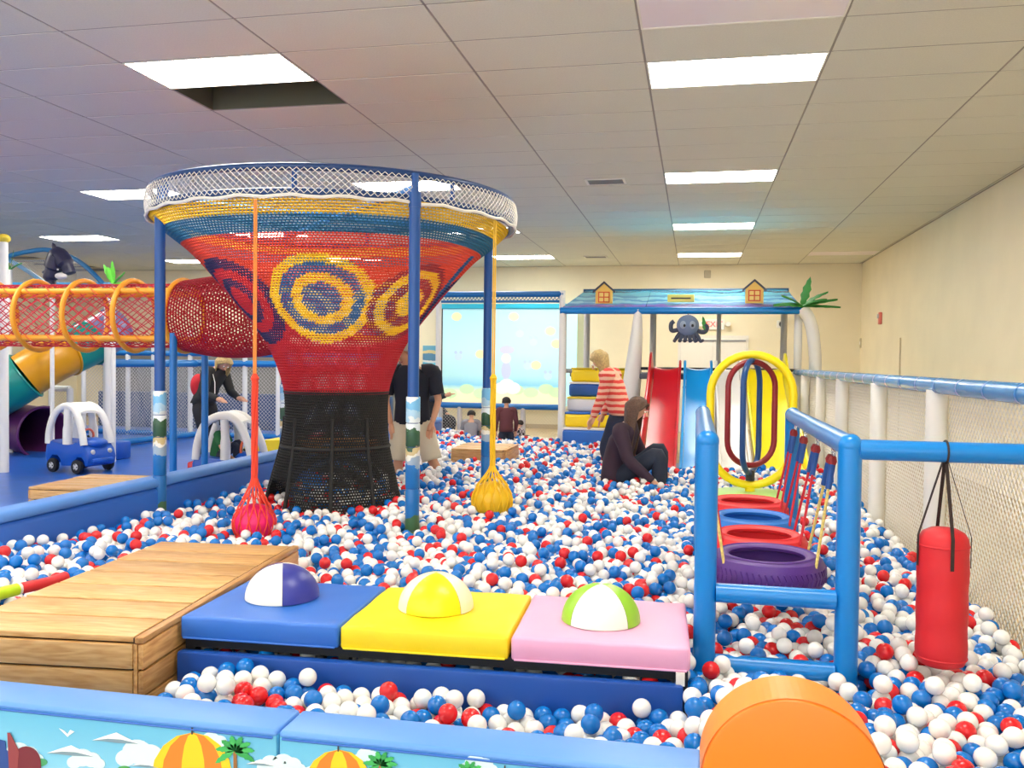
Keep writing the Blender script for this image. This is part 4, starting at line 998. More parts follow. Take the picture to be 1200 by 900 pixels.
# octopus ornament under the eave
q = ony(806, 384, TYF-0.1)
oc = thing('octopus_ornament', 'grey blue plush octopus hanging under the roof edge', 'ornament', (q[0], TYF-0.1, q[2]))
M_oct = mat('octopus_grey', (112, 130, 160), 0.6); M_oct2 = mat('octopus_dark', (62, 70, 90), 0.6)
MB().ball((0, 0, 0.03), (0.155, 0.1, 0.15), 20, 14).build('head', M_oct, oc)
for k in range(6):
    x = -0.13+k*0.052
    MB().tube(spline([(x*0.8, 0, -0.07), (x*1.15, -0.02, -0.14), (x*1.4, -0.03, -0.19), (x*1.5+0.02, -0.05, -0.17)], 4), [0.03]*5+[0.026]*4+[0.02]*4, 8).build('arm', M_oct2, oc)
MB().tube(spline([(-0.13, 0, -0.03), (-0.22, 0, -0.04), (-0.23, 0, 0.05), (-0.19, 0, 0.09)], 5), 0.03, 8).build('arm', M_oct2, oc)
MB().tube(spline([(0.13, 0, -0.04), (0.19, 0, -0.06), (0.24, 0, -0.05), (0.26, 0, 0.01), (0.23, 0, 0.04)], 5), 0.032, 8).build('arm', M_oct2, oc)
leaf_mesh(MB(), (0.25, -0.02, -0.08), (-0.2, 0, 1), 0.24, 0.035, 0, (0, -1, 0.1)).build('weed', M_green, oc)
for s in (-1, 1):
    MB().ball((s*0.062, -0.085, 0.035), (0.045, 0.03, 0.055), 12, 8).build('eye', mat('eye_grey', (150, 164, 184), 0.3), oc)
    MB().ball((s*0.055+0.01, -0.112, 0.025), (0.018, 0.01, 0.022), 10, 6).build('pupil', M_dark, oc)
MB().tube([(0, 0.0, 0.17), (0, 0.06, 2.2-q[2])], 0.006, 6).build('cord', M_dark, oc)
# soft stairs
stair_cols = [(36, 106, 196), (250, 214, 20), (226, 222, 220), (30, 84, 168), (250, 214, 20)]
tread_cols = [(232, 230, 226), (36, 106, 196), (250, 222, 60), (236, 232, 226), (206, 180, 20)]
st = thing('soft_stairs', 'soft padded stairs in blue, yellow and white up to the tower', 'stairs', (-1.42, 12.75, 0.0))
for k in range(5):
    z0 = 0.34+k*0.213 if k else 0.0; z1 = 0.34+(k+1)*0.213; y0 = 12.42+k*0.2
    x0, x1 = -1.83, -0.98
    MB().rbox((x0, y0, z0), (x1, 13.42, z1-0.025), 0.04, 3).build('step', mat('step_%d_%d_%d' % stair_cols[k], stair_cols[k], 0.35), st, world=True)
    MB().rbox((x0, y0+0.01, z1-0.028), (x1, y0+0.26, z1), 0.012, 2).build('tread', mat('step_%d_%d_%d' % tread_cols[k], tread_cols[k], 0.35), st, world=True)
MB().tube([(-1.9, 12.75, 1.36), (-1.75, 12.75, 1.36)], 0.03, 8).build('hand_peg', M_grey, st, world=True)
# four slides
lanes = [('red', (206, 16, 30), -0.60, -0.17, 'red plastic slide beside the soft stairs'), ('blue', (10, 150, 226), -0.16, 0.25, 'sky blue plastic slide between the red and white slides'),
         ('white', (238, 234, 228), 0.26, 0.64, 'white plastic slide between the blue and yellow slides'), ('yellow', (252, 232, 4), 0.65, 1.20, 'yellow plastic slide beside the right post')]
SP = spline([(0, 12.66, 1.40), (0, 12.45, 1.39), (0, 12.1, 1.18), (0, 11.3, 0.83), (0, 10.5, 0.50), (0, 10.0, 0.38), (0, 9.62, 0.34)], 6)
for nm, col, xa, xb, lb in lanes:
    t = thing('slide', lb, 'slide', ((xa+xb)/2, 11.0, 0.0), 0, 'slides down from the tower')
    m = mat('slide_'+nm, col, 0.3)
    xa += 0.008; xb -= 0.008; w = (xb-xa)/2-0.04
    # bed with dished section
    vs, fs = [], []; K = 9; cx = 0
    for p in SP:
        for k in range(K):
            f = -1+2*k/(K-1); vs.append((f*w, p.y-11.0, p.z+0.03*f*f))
    n = len(SP)
    for i in range(n-1):
        for k in range(K-1): a = i*K+k; fs.append((a, a+1, a+K+1, a+K))
    low = [(x, y, z-0.025) for x, y, z in vs]; L = len(vs)
    fs2 = fs+[tuple(L+j for j in f[::-1]) for f in fs]
    for i in range(n-1): fs2 += [(i*K, i*K+K, L+i*K+K, L+i*K), (i*K+K-1, L+i*K+K-1, L+i*K+2*K-1, i*K+2*K-1)]
    fs2 += [tuple(list(range(K-1, -1, -1))+[L+k for k in range(K)])] + [tuple([(n-1)*K+k for k in range(K)]+[L+(n-1)*K+k for k in range(K-1, -1, -1)])]
    MB()._add(vs+low, fs2).build('bed', m, t)
    for s in (-1, 1):
        x = s*(w+0.02); hgt = 0.11 if not ((nm == 'red' and s < 0) or (nm == 'yellow' and s > 0)) else 0.22
        a = [Vector((x, p.y-11.0, p.z-0.03)) for p in SP]; b = [Vector((x+s*(0.0 if hgt < 0.2 else 0.03), p.y-11.0, p.z+hgt*min(1, (p.y-9.5)/0.8))) for p in SP]
        vs = []; 
        for q_, r_ in zip(a, b): vs += [q_+Vector((-0.012, 0, 0)), q_+Vector((0.012, 0, 0)), r_+Vector((0.012, 0, 0)), r_+Vector((-0.012, 0, 0))]
        fs = []
        for i in range(n-1):
            o = i*4
            for k in range(4): fs.append((o+k, o+(k+1) % 4, o+4+(k+1) % 4, o+4+k))
        fs += [(3, 2, 1, 0), tuple((n-1)*4+k for k in range(4))]
        so = MB()._add(vs, fs).build('side_wall', m, t)
        MB().tube(b, 0.018, 8).build('side_lip', m, so)
        if hgt > 0.2:
            for q in (0.35, 0.7): MB().tube([a_*(1-q)+b_*q+Vector((s*0.014, 0, 0)) for a_, b_ in zip(a, b)], 0.012, 6).build('rib', m, so)
    MB().rbox((-w-0.02, 12.62-11, 1.33), (w+0.02, 12.70-11, 1.43), 0.02, 2).build('top_roll', m, t)
# spinner: yellow hoop with turning red and blue hoops
spn = thing('spinner_hoop', 'tall yellow oval hoop with red and blue hoops turning inside', 'spinner', (0.455, 7.4, 0.012))
def stadium(hw, z0, z1, rot=0.0, n=16):
    P = []; c, s_ = math.cos(rot), math.sin(rot)
    for i in range(n+1): a = PI*i/n; P.append((hw*math.cos(a), z1-hw+hw*math.sin(a)))
    for i in range(n+1): a = PI+PI*i/n; P.append((hw*math.cos(a), z0+hw+hw*math.sin(a)))
    return [(x*c, x*s_, z) for x, z in P]
MB().tube(stadium(0.325, 0.50, 1.56), 0.033, 12, closed=True).build('outer_hoop', M_yellow, spn)
MB().tube(stadium(0.20, 0.66, 1.50, 0.35), 0.024, 10, closed=True).build('inner_hoop', mat('hoop_maroon', (136, 24, 34), 0.3), spn)
MB().tube(stadium(0.20, 0.60, 1.51, R_(68)), 0.024, 10, closed=True).build('inner_hoop', mat('hoop_navy', (20, 70, 130), 0.3), spn)
MB().tube([(0, 0, 0.535), (0, 0, 0.62)], 0.036, 12).build('hub', M_dark, spn)
MB().tube([(0, 0, 0.0), (0, 0, 0.48)], 0.04, 14).build('stem', M_yellow, spn)
MB().lathe([(0.0, 0.45), (0.10, 0.45), (0.30, 0.44), (0.38, 0.41), (0.42, 0.34), (0.42, 0.0), (0, 0)], 32).build('base_pad', mat('lime_pad', (178, 222, 130), 0.45), spn)

# ================================================================== BACK BARRIER OF THE PIT
bb = thing('back_barrier', 'blue railed net barrier between ball pit and projection screen', 'barrier', (-2.9, 13.2, 0.0))
M_brl = mat('barrier_blue', (24, 108, 176), 0.3)
for z, r in ((0.80, 0.045), (2.51, 0.045), (2.40, 0.02)): MB().tube([(-3.9, 13.2, z), (-1.95, 13.2, z)], r, 12).build('rail', M_brl, bb, world=True)
for x in (-3.86, -3.55, -2.55): MB().tube([(x, 13.2, 0), (x, 13.2, 0.8)], 0.04, 12).build('post', mat('grey_padding', (208, 203, 198), 0.5), bb, world=True)
for x in (-3.9, -1.97): MB().tube([(x, 13.2, 0.0), (x, 13.2, 2.56)], 0.045, 12).build('post', M_white_post, bb, world=True)
MB().net((-3.9, 13.2, 2.40), (1, 0, 0), (0, 0, 1), 1.93, 0.11, 0.055, 0.006).build('top_net', M_brl, bb, smooth=False, world=True)
MB().net((-3.9, 13.23, 0.02), (1, 0, 0), (0, 0, 1), 1.93, 0.78, 0.05, 0.0016).build('lower_net', M_net_grey, bb, smooth=False, world=True)
MB().box((-3.78, 13.24, 0.012), (-1.95, 13.3, 0.3)).build('kick_pad', M_blue_vinyl, bb, smooth=False, world=True)
# ================================================================== TODDLER AREA ON THE LEFT
def toy_car(label, loc, rz, body_m, front_m=None):
    t = thing('toy_car', label, 'toy car', loc, rz, 'ride-on toy cars')
    bm_ = MB()
    out = [(-0.36, 0.12), (-0.385, 0.2), (-0.37, 0.33), (-0.33, 0.40), (0.02, 0.36), (0.10, 0.37), (0.16, 0.40), (0.28, 0.38), (0.36, 0.30), (0.39, 0.20), (0.37, 0.11), (0.32, 0.09), (0.30, 0.16), (0.25, 0.2), (0.19, 0.2), (0.14, 0.16), (0.12, 0.09), (-0.10, 0.08), (-0.12, 0.16), (-0.17, 0.21), (-0.25, 0.21), (-0.3, 0.16), (-0.31, 0.1)]
    b = soft_prism(out, 0.44, -0.22, 0.03, 'body', body_m, t)
    MB().ball((0.21, 0, 0.37), (0.17, 0.19, 0.075), 18, 10).build('hood', body_m, t)
    MB().rbox((0.34, -0.16, 0.13), (0.41, 0.16, 0.19), 0.02, 2).build('bumper', body_m, t)
    if front_m: MB().rbox((-0.46, -0.14, 0.14), (-0.37, 0.14, 0.32), 0.02, 2).build('rear_box', front_m, t)
    MB().rbox((-0.24, -0.15, 0.33), (-0.02, 0.15, 0.37), 0.02, 2).build('seat', body_m, t)
    # white roof: two side hoops, centre pillars, shell
    for s in (-1, 1):
        P = spline([(-0.33, s*0.205, 0.36), (-0.31, s*0.2, 0.55), (-0.23, s*0.185, 0.75), (-0.08, s*0.165, 0.84), (0.06, s*0.165, 0.82), (0.17, s*0.185, 0.72), (0.26, s*0.2, 0.52), (0.30, s*0.205, 0.36)], 5)
        MB().tube(P, 0.044, 10).build('roof_hoop', M_white, t)
        MB().tube(spline([(0.0, s*0.2, 0.36), (0.0, s*0.195, 0.55), (-0.02, s*0.175, 0.80)], 5), [0.055]*6+[0.046]*5, 10).build('roof_pillar', M_white, t)
    vs, fs = [], []; nx, ny = 14, 10
    for i in range(nx+1):
        for j in range(ny+1):
            u, v = -1+2*i/nx, -1+2*j/ny; x = -0.05+0.21*u; y = 0.19*v
            z = 0.885-0.10*abs(u)**2.4-0.05*abs(v)**2.6; vs.append((x, y, z))
    for i in range(nx):
        for j in range(ny): a = i*(ny+1)+j; fs.append((a, a+1, a+ny+2, a+ny+1))
    L = len(vs); low = [(x, y, z-0.03) for x, y, z in vs]; f2 = [f[::-1] for f in fs]+[tuple(L+q for q in f) for f in fs]
    for j in range(ny): f2 += [(j, j+1, L+j+1, L+j), (nx*(ny+1)+j, L+nx*(ny+1)+j, L+nx*(ny+1)+j+1, nx*(ny+1)+j+1)]
    for i in range(nx): f2 += [(i*(ny+1), L+i*(ny+1), L+(i+1)*(ny+1), (i+1)*(ny+1)), (i*(ny+1)+ny, (i+1)*(ny+1)+ny, L+(i+1)*(ny+1)+ny, L+i*(ny+1)+ny)]
    MB()._add(vs+low, f2).build('roof', M_white, t)
    for x in (-0.21, 0.22):
        for s in (-1, 1):
            w = MB().lathe([(0.0, -0.03), (0.06, -0.03), (0.085, -0.025), (0.09, -0.01), (0.09, 0.01), (0.085, 0.025), (0.06, 0.03), (0.0, 0.03)], 20, (x, s*0.235, 0.09), 'Y').build('wheel', mat('wheel_black', (24, 24, 26), 0.5), t)
            MB().lathe([(0.0, s*0.036), (0.035, s*0.036), (0.045, s*0.028)], 12, (x, s*0.235, 0.09), 'Y').build('hub_cap', M_net_grey, w)
            for k in range(4):
                a = k*PI/2; MB().box((x+0.03*math.cos(a)-0.008, s*0.235+s*0.034-0.004, 0.09+0.03*math.sin(a)-0.008), (x+0.03*math.cos(a)+0.008, s*0.235+s*0.034+0.004, 0.09+0.03*math.sin(a)+0.008)).build('spoke', M_dark, w, smooth=False)
    for s in (-1, 1): MB().ball((0.365, s*0.13, 0.27), (0.02, 0.035, 0.035), 10, 8).build('headlight', M_net_grey, t)
    MB().tube([(0.13, 0.085*math.cos(2*PI*k/16), 0.46+0.085*math.sin(2*PI*k/16)) for k in range(16)], 0.014, 8, closed=True).build('steering_wheel', mat('wheel_orange', (230, 106, 70), 0.4), t)
    MB().tube([(0.13, 0, 0.46), (0.2, 0, 0.40)], 0.014, 8).build('steering_column', M_dark, t)
    return t
M_carblue = mat('car_blue', (24, 88, 190), 0.35)
r_, f_, g_ = onz(52, 556, 0.015), onz(94, 556, 0.015), onz(119, 552, 0.015)
hd = math.atan2(f_[1]-r_[1], f_[0]-r_[0])
toy_car('blue and white toy car standing by the tube slide mouth', (-7.72, 9.98, 0.015), R_(-12), M_carblue)
c2 = onz(272, 574, 0.015)
toy_car('white roofed toy car with red rear that the woman leans on', (c2[0], c2[1], 0.015), R_(8), M_carblue, M_red)
# blue foam cube by the net, yellow and red foam blocks
q = onz(130, 539, 0.015)
tag(MB().rbox((q[0]-0.12, q[1], 0.015), (q[0]+0.12, q[1]+0.3, 0.27), 0.03, 2).build('foam_cube', M_carblue), 'small blue foam cube by the white net post', 'foam block')
fb = thing('foam_wedge', 'yellow foam wedge lying beyond the toy car', 'foam block', (-5.55, 10.9, 0.015))
MB().prism([(-0.55, 0), (0.4, 0), (0.4, 0.42), (0.0, 0.40), (-0.25, 0.3)], (0, 0.25, 0), (1, 0, 0), (0, 0, 1), 0.5).build('wedge', M_pad_yellow, fb, smooth=False)
MB().box((-0.5, -0.27, 0.02), (0.38, -0.251, 0.06)).build('trim_strip', M_pad_blue, fb, smooth=False)
rb = thing('foam_block', 'dark red foam block against the yellow foam wedge', 'foam block', (-4.95, 10.95, 0.015))
MB().rbox((-0.19, -0.25, 0), (0.28, 0.25, 0.5), 0.02, 2).build('block', mat('foam_red', (190, 26, 52), 0.45), rb)
MB().box((-0.18, -0.254, 0.2), (0.27, -0.251, 0.22)).build('seam', mat('foam_red_dark', (140, 20, 40), 0.5), rb, smooth=False)
# ---- spiral tube slide
def pxy(x, y, Y): return Vector(ony(x, y, Y))
sp = thing('tube_slide', 'spiral tube slide of teal, yellow and purple sections', 'slide', (-9.3, 11.3, 0.015))
path = spline([pxy(135, 385, 12.6), pxy(104, 402, 12.1), pxy(58, 424, 11.5), pxy(12, 452, 11.2), pxy(-30, 480, 11.7), pxy(-24, 492, 12.1), pxy(8, 498, 11.9), pxy(50, 507, 11.6)], 10)
M_teal, M_ylw, M_pur, M_lav = mat('tube_teal', (24, 150, 134), 0.3), mat('tube_yellow', (226, 158, 16), 0.3), mat('tube_purple', (92, 38, 96), 0.35), mat('tube_lavender', (128, 130, 170), 0.3)
secs = [(0, 11, M_lav, 0.33), (10, 17, M_teal, 0.345), (16, 27, M_ylw, 0.335), (26, 47, M_teal, 0.35), (46, 71, M_pur, 0.35)]
for a, b, m, r in secs:
    P = path[a:b]
    rr = [r]*len(P)
    if m is M_pur: rr = [r+0.10*max(0, (k/len(P)-0.55)) for k in range(len(P))]
    o = MB().tube(P, rr, 28, caps=False).build('tube_section', m, sp, world=True)
    inn = MB().tube(P, [q-0.012 for q in rr], 28, caps=False); inn.f = [f[::-1] for f in inn.f]; inn.build('tube_lining', m, o, world=True)
    if m is M_pur:
        e = P[-1]; d = (P[-1]-P[-2]).normalized(); _, u, v = _frame(d)
        MB().tube([e+(u*math.cos(2*PI*k/28)+v*math.sin(2*PI*k/28))*rr[-1] for k in range(28)], 0.022, 8, closed=True).build('mouth_rim', m, o, world=True)
    for e, d in ((P[0], P[1]-P[0]),):
        d = d.normalized(); _, u, v = _frame(d)
        MB().tube([e+(u*math.cos(2*PI*k/28)+v*math.sin(2*PI*k/28))*(r+0.01) for k in range(28)], 0.018, 6, closed=True).build('flange', m, o, world=True)
for px, py, Y in ((82, 455, 11.9), (8, 470, 12.0)):
    q = pxy(px, py, Y); MB().tube([(q.x, q.y, 0), (q.x, q.y, q.z)], 0.05, 12).build('support_post', M_white_post, sp, world=True)
# white framed gate under the slide
wg = thing('net_gate', 'low white framed net panel under the yellow tube', 'net panel', (-9.3, 12.7, 0.015))
a, b = pxy(60, 455, 12.7), pxy(82, 455, 12.7)
for x in (a.x, b.x): MB().tube([(x, 12.7, 0.015), (x, 12.7, a.z)], 0.045, 10).build('post', M_white_post, wg, world=True)
MB().tube([(a.x, 12.7, a.z), (b.x, 12.7, a.z)], 0.05, 10).build('rail', M_white_post, wg, world=True)
MB().net((a.x, 12.7, 0.05), (1, 0, 0), (0, 0, 1), b.x-a.x, a.z-0.06, 0.05, 0.002).build('net', M_net_grey, wg, smooth=False, world=True)
# ---- play structure behind the tunnel: white post, blue hoops with net, orca, palm leaves
wp = thing('corner_post', 'white padded post with a yellow cap by the tunnel end', 'post', (pxy(4, 300, 9.6).x, 9.6, 0.015))
MB().tube([(0, 0, 0), (0, 0, pxy(4, 285, 9.6).z)], 0.055, 14).build('post', M_white_post, wp)
MB().ball((0, 0, pxy(4, 281, 9.6).z), (0.085, 0.085, 0.06), 14, 8).build('cap', mat('cap_yellow', (232, 206, 60), 0.5), wp)
ns = thing('net_dome', 'blue hooped net dome over the toddler structure', 'net dome', (-9.6, 12.0, 0.0))
M_hoop = mat('hoop_blue', (30, 112, 164), 0.35)
YD = 12.0
h1 = spline([pxy(-30, 326, YD), pxy(0, 304, YD), pxy(38, 294, YD), pxy(62, 294, YD), pxy(92, 306, YD), pxy(120, 332, YD), pxy(128, 350, YD)], 6)
MB().tube(h1, 0.036, 10).build('hoop', M_hoop, ns, world=True)
h2 = [pxy(-20, 290, YD+0.9), pxy(18, 309, YD+0.7), pxy(50, 330, YD+0.4), pxy(62, 345, YD+0.2)]
MB().tube(spline(h2, 5), 0.034, 10).build('hoop', mat('hoop_bright', (70, 170, 224), 0.35), ns, world=True)
MB().tube([pxy(-20, 333, YD), pxy(128, 333, YD)], 0.03, 8).build('base_rail', mat('hoop_bright', (70, 170, 224), 0.35), ns, world=True)
h1a = [p for p in h1 if p.z > pxy(60, 333, YD).z]
A_, B_ = [], []; zb_ = pxy(60, 333, YD).z
for k in range(60):
    x0_ = h1a[0].x; x1_ = h1a[-1].x; 
    for d in (1, -1):
        x = x0_+(x1_-x0_)*k/59; prev = None
        for j in range(14):
            z = zb_+j*0.03; xx = x+d*j*0.03; 
            zt_ = np.interp(xx, [p.x for p in h1a], [p.z for p in h1a]) if x0_ < xx < x1_ else -1
            if z > zt_: break
            if prev is not None: A_.append(prev); B_.append((xx, YD+0.02, z))
            prev = (xx, YD+0.02, z)
MB().struts(A_, B_, 0.0025, 3).build('dome_net', M_net_grey, ns, smooth=False, world=True)
for x, yy in ((-20, YD), (126, YD)): 
    q = pxy(x, 333, yy); MB().tube([(q.x, yy, 0.015), (q.x, yy, q.z)], 0.05, 12).build('post', M_white_post, ns, world=True)
# deck that the dome stands on, and the orca
oq = pxy(68, 333, 11.0)
orc = thing('orca_ornament', 'dark navy toy orca rearing up above the tunnel', 'ornament', (oq.x, 11.0, 0.015))
M_orc, M_orw = mat('orca_navy', (42, 40, 66), 0.4), mat('orca_white', (225, 215, 210), 0.4)
oz = oq.z-0.015; k_ = proj(tuple(oq))[2]/FPX
def og(x, y): return (x-68)*k_, (333-y)*k_+oz
body = [og(*p) for p in ((60, 340), (58, 326), (62, 314), (66, 304), (70, 300))]
MB().tube(spline([(body[i][0], 0.0, body[i][1]) for i in range(5)]+[(og(80, 312)[0], 0, og(80, 312)[1]), (og(84, 322)[0], 0, og(84, 322)[1])], 5), [0.07]*5+[0.1]*5+[0.13]*5+[0.13]*5+[0.12]*5+[0.085]*5+[0.03], 14).build('body', M_orc, orc)
leaf_mesh(MB(), (og(67, 302)[0], 0, og(67, 302)[1]), (-0.35, 0, 1), 0.22, 0.055, 0, (0, -1, 0)).build('fin', M_orc, orc)
leaf_mesh(MB(), (og(60, 318)[0], -0.03, og(60, 318)[1]), (-1, 0, -0.1), 0.14, 0.04, 0, (0, -1, 0)).build('flipper', M_orc, orc)
MB().ball((og(76, 324)[0], -0.06, og(76, 324)[1]), (0.09, 0.06, 0.05), 14, 8).build('jaw', M_orw, orc)
MB().ball((og(75, 317)[0], -0.11, og(75, 317)[1]), (0.014, 0.01, 0.014), 8, 6).build('eye', M_orw, orc)
MB().tube([(og(60, 338)[0], 0, 0), (og(60, 338)[0], 0, og(60, 338)[1])], 0.03, 10).build('support_pole', M_white_post, orc)
pq = pxy(133, 331, 11.0)
plm = palm('palm_plant', 'bright green palm leaves standing behind the tunnel', (pq.x, 11.0, pq.z-0.02),
     [((-0.5, -0.1, 1), 0.30, 0.05, 0.0), ((0.0, -0.1, 1), 0.32, 0.045, 0.0), ((0.8, -0.2, 0.7), 0.28, 0.06, 0.03), ((0.9, -0.3, 0.15), 0.26, 0.06, 0.06), ((-0.2, -0.2, 0.9), 0.24, 0.05, 0)], mat('leaf_bright', (96, 190, 60), 0.5))
MB().tube([(0, 0, 0.015-(pq.z-0.02)), (0, 0, 0)], 0.03, 8).build('trunk', M_white_post, plm)
pq = pxy(12, 316, 11.6)
plm = palm('palm_plant', 'dark green palm leaves beside the white corner post', (pq.x, 11.6, pq.z),
     [((0.3, -0.1, 1), 0.3, 0.06, 0.0), ((0.8, -0.1, 0.5), 0.26, 0.06, 0.05), ((-0.6, -0.1, 0.8), 0.3, 0.06, 0.0)], M_green)
MB().tube([(0, 0, 0.015-pq.z), (0, 0, 0)], 0.03, 8).build('trunk', M_white_post, plm)
# ---- net fence behind the toddler area
nf = thing('net_fence', 'white post net fence with two blue rails behind the toy cars', 'fence', (-7.5, 14.9, 0.015))
YB_ = 14.9
xa_, xb_ = -11.5, -5.35
for z, r in ((1.385, 0.06), (1.56, 0.05), (0.06, 0.05)): MB().tube([(xa_, YB_, z), (xb_, YB_, z)], r, 12).build('rail', mat('fence_rail_blue', (30, 120, 190), 0.35), nf, world=True)
for px in (98, 150, 180, 223, 287, 326): 
    q = ony(px, 470, YB_); MB().tube([(q[0], YB_, 0.015), (q[0], YB_, 2.0 if px < 230 else 1.7)], 0.045, 12).build('post', M_white_post, nf, world=True)
MB().net((xa_, YB_+0.03, 0.05), (1, 0, 0), (0, 0, 1), xb_-xa_, 1.33, 0.07, 0.0035).build('net', M_net_grey, nf, smooth=False, world=True)
nq = onz(125, 524, 0.015)
nr_ = thing('net_fence', 'short net return fence between the two toy cars and back', 'fence', (nq[0], nq[1], 0.015))
MB().tube([(0, 0, 0), (0, 0, 2.1)], 0.055, 12).build('post', M_white_post, nr_)
MB().tube([(0.05, 0.05, 1.36), (0.35, 14.75-nq[1], 1.36)], 0.06, 12).build('rail', mat('fence_rail_blue', (30, 120, 190), 0.35), nr_)
dv = np.array([0.3, 14.7-nq[1]]); Lf = float(np.linalg.norm(dv)); dv = dv/Lf
MB().tube([(0.05, 0.05, 0.06), (0.35, 14.75-nq[1], 0.06)], 0.05, 12).build('rail', mat('fence_rail_blue', (30, 120, 190), 0.35), nr_)
MB().net((0.05, 0.03, 0.05), (dv[0], dv[1], 0), (0, 0, 1), Lf, 1.3, 0.06, 0.003).build('net', M_net_grey, nr_, smooth=False)
# dark low padded wall beyond the fence
tag(MB().rbox((-12.5, 16.7, 0), (-5.9, 16.85, 0.75), 0.03, 2).build('padded_wall', mat('slate_blue_vinyl', (60, 84, 126), 0.5)), 'low slate blue padded wall behind the net fence', 'padded wall')
tag(MB().rbox((-13.5, 18.2, 0), (-6.0, 18.3, 1.7), 0.01, 1).build('partition', mat('grey_partition', (138, 138, 134), 0.7), smooth=False), 'grey partition panel along the back beyond the net fence', 'partition')
# ================================================================== PEOPLE
def skin_mesh(name, nodes, edges, m, parent, root=0, sub=2):
    """one continuous surface grown round a skeleton of (x, y, z, radius) joints"""
    me = bpy.data.meshes.new(name); me.from_pydata([n[:3] for n in nodes], edges, [])
    o = bpy.data.objects.new(name, me); COL.objects.link(o)
    md = o.modifiers.new('skin', 'SKIN'); md.use_smooth_shade = True
    for i, n in enumerate(nodes):
        sv = me.skin_vertices[0].data[i]; r = n[3]; sv.radius = r if hasattr(r, '__len__') else (r, r); sv.use_root = (i == root)
    s = o.modifiers.new('sub', 'SUBSURF'); s.levels = sub; s.render_levels = sub
    dg = bpy.context.evaluated_depsgraph_get(); me2 = bpy.data.meshes.new_from_object(o.evaluated_get(dg))
    bpy.data.objects.remove(o); bpy.data.meshes.remove(me)
    me2.name = name; me2.materials.clear(); me2.materials.append(m); me2.shade_smooth()
    o = bpy.data.objects.new(name, me2); COL.objects.link(o); o.parent = parent; return o
def chain(*pts): return list(pts), [(i, i+1) for i in range(len(pts)-1)]
def multi(name, chains, m, parent):
    """chains share joints by position: merged into one skeleton"""
    nodes, idx, edges = [], {}, []
    for ch in chains:
        pr_ = None
        for p in ch:
            k = tuple(round(c, 4) for c in p[:3])
            if k not in idx: idx[k] = len(nodes); nodes.append(p)
            i = idx[k]
            if pr_ is not None and pr_ != i and (pr_, i) not in edges and (i, pr_) not in edges: edges.append((pr_, i))
            pr_ = i
    return skin_mesh(name, nodes, edges, m, parent)
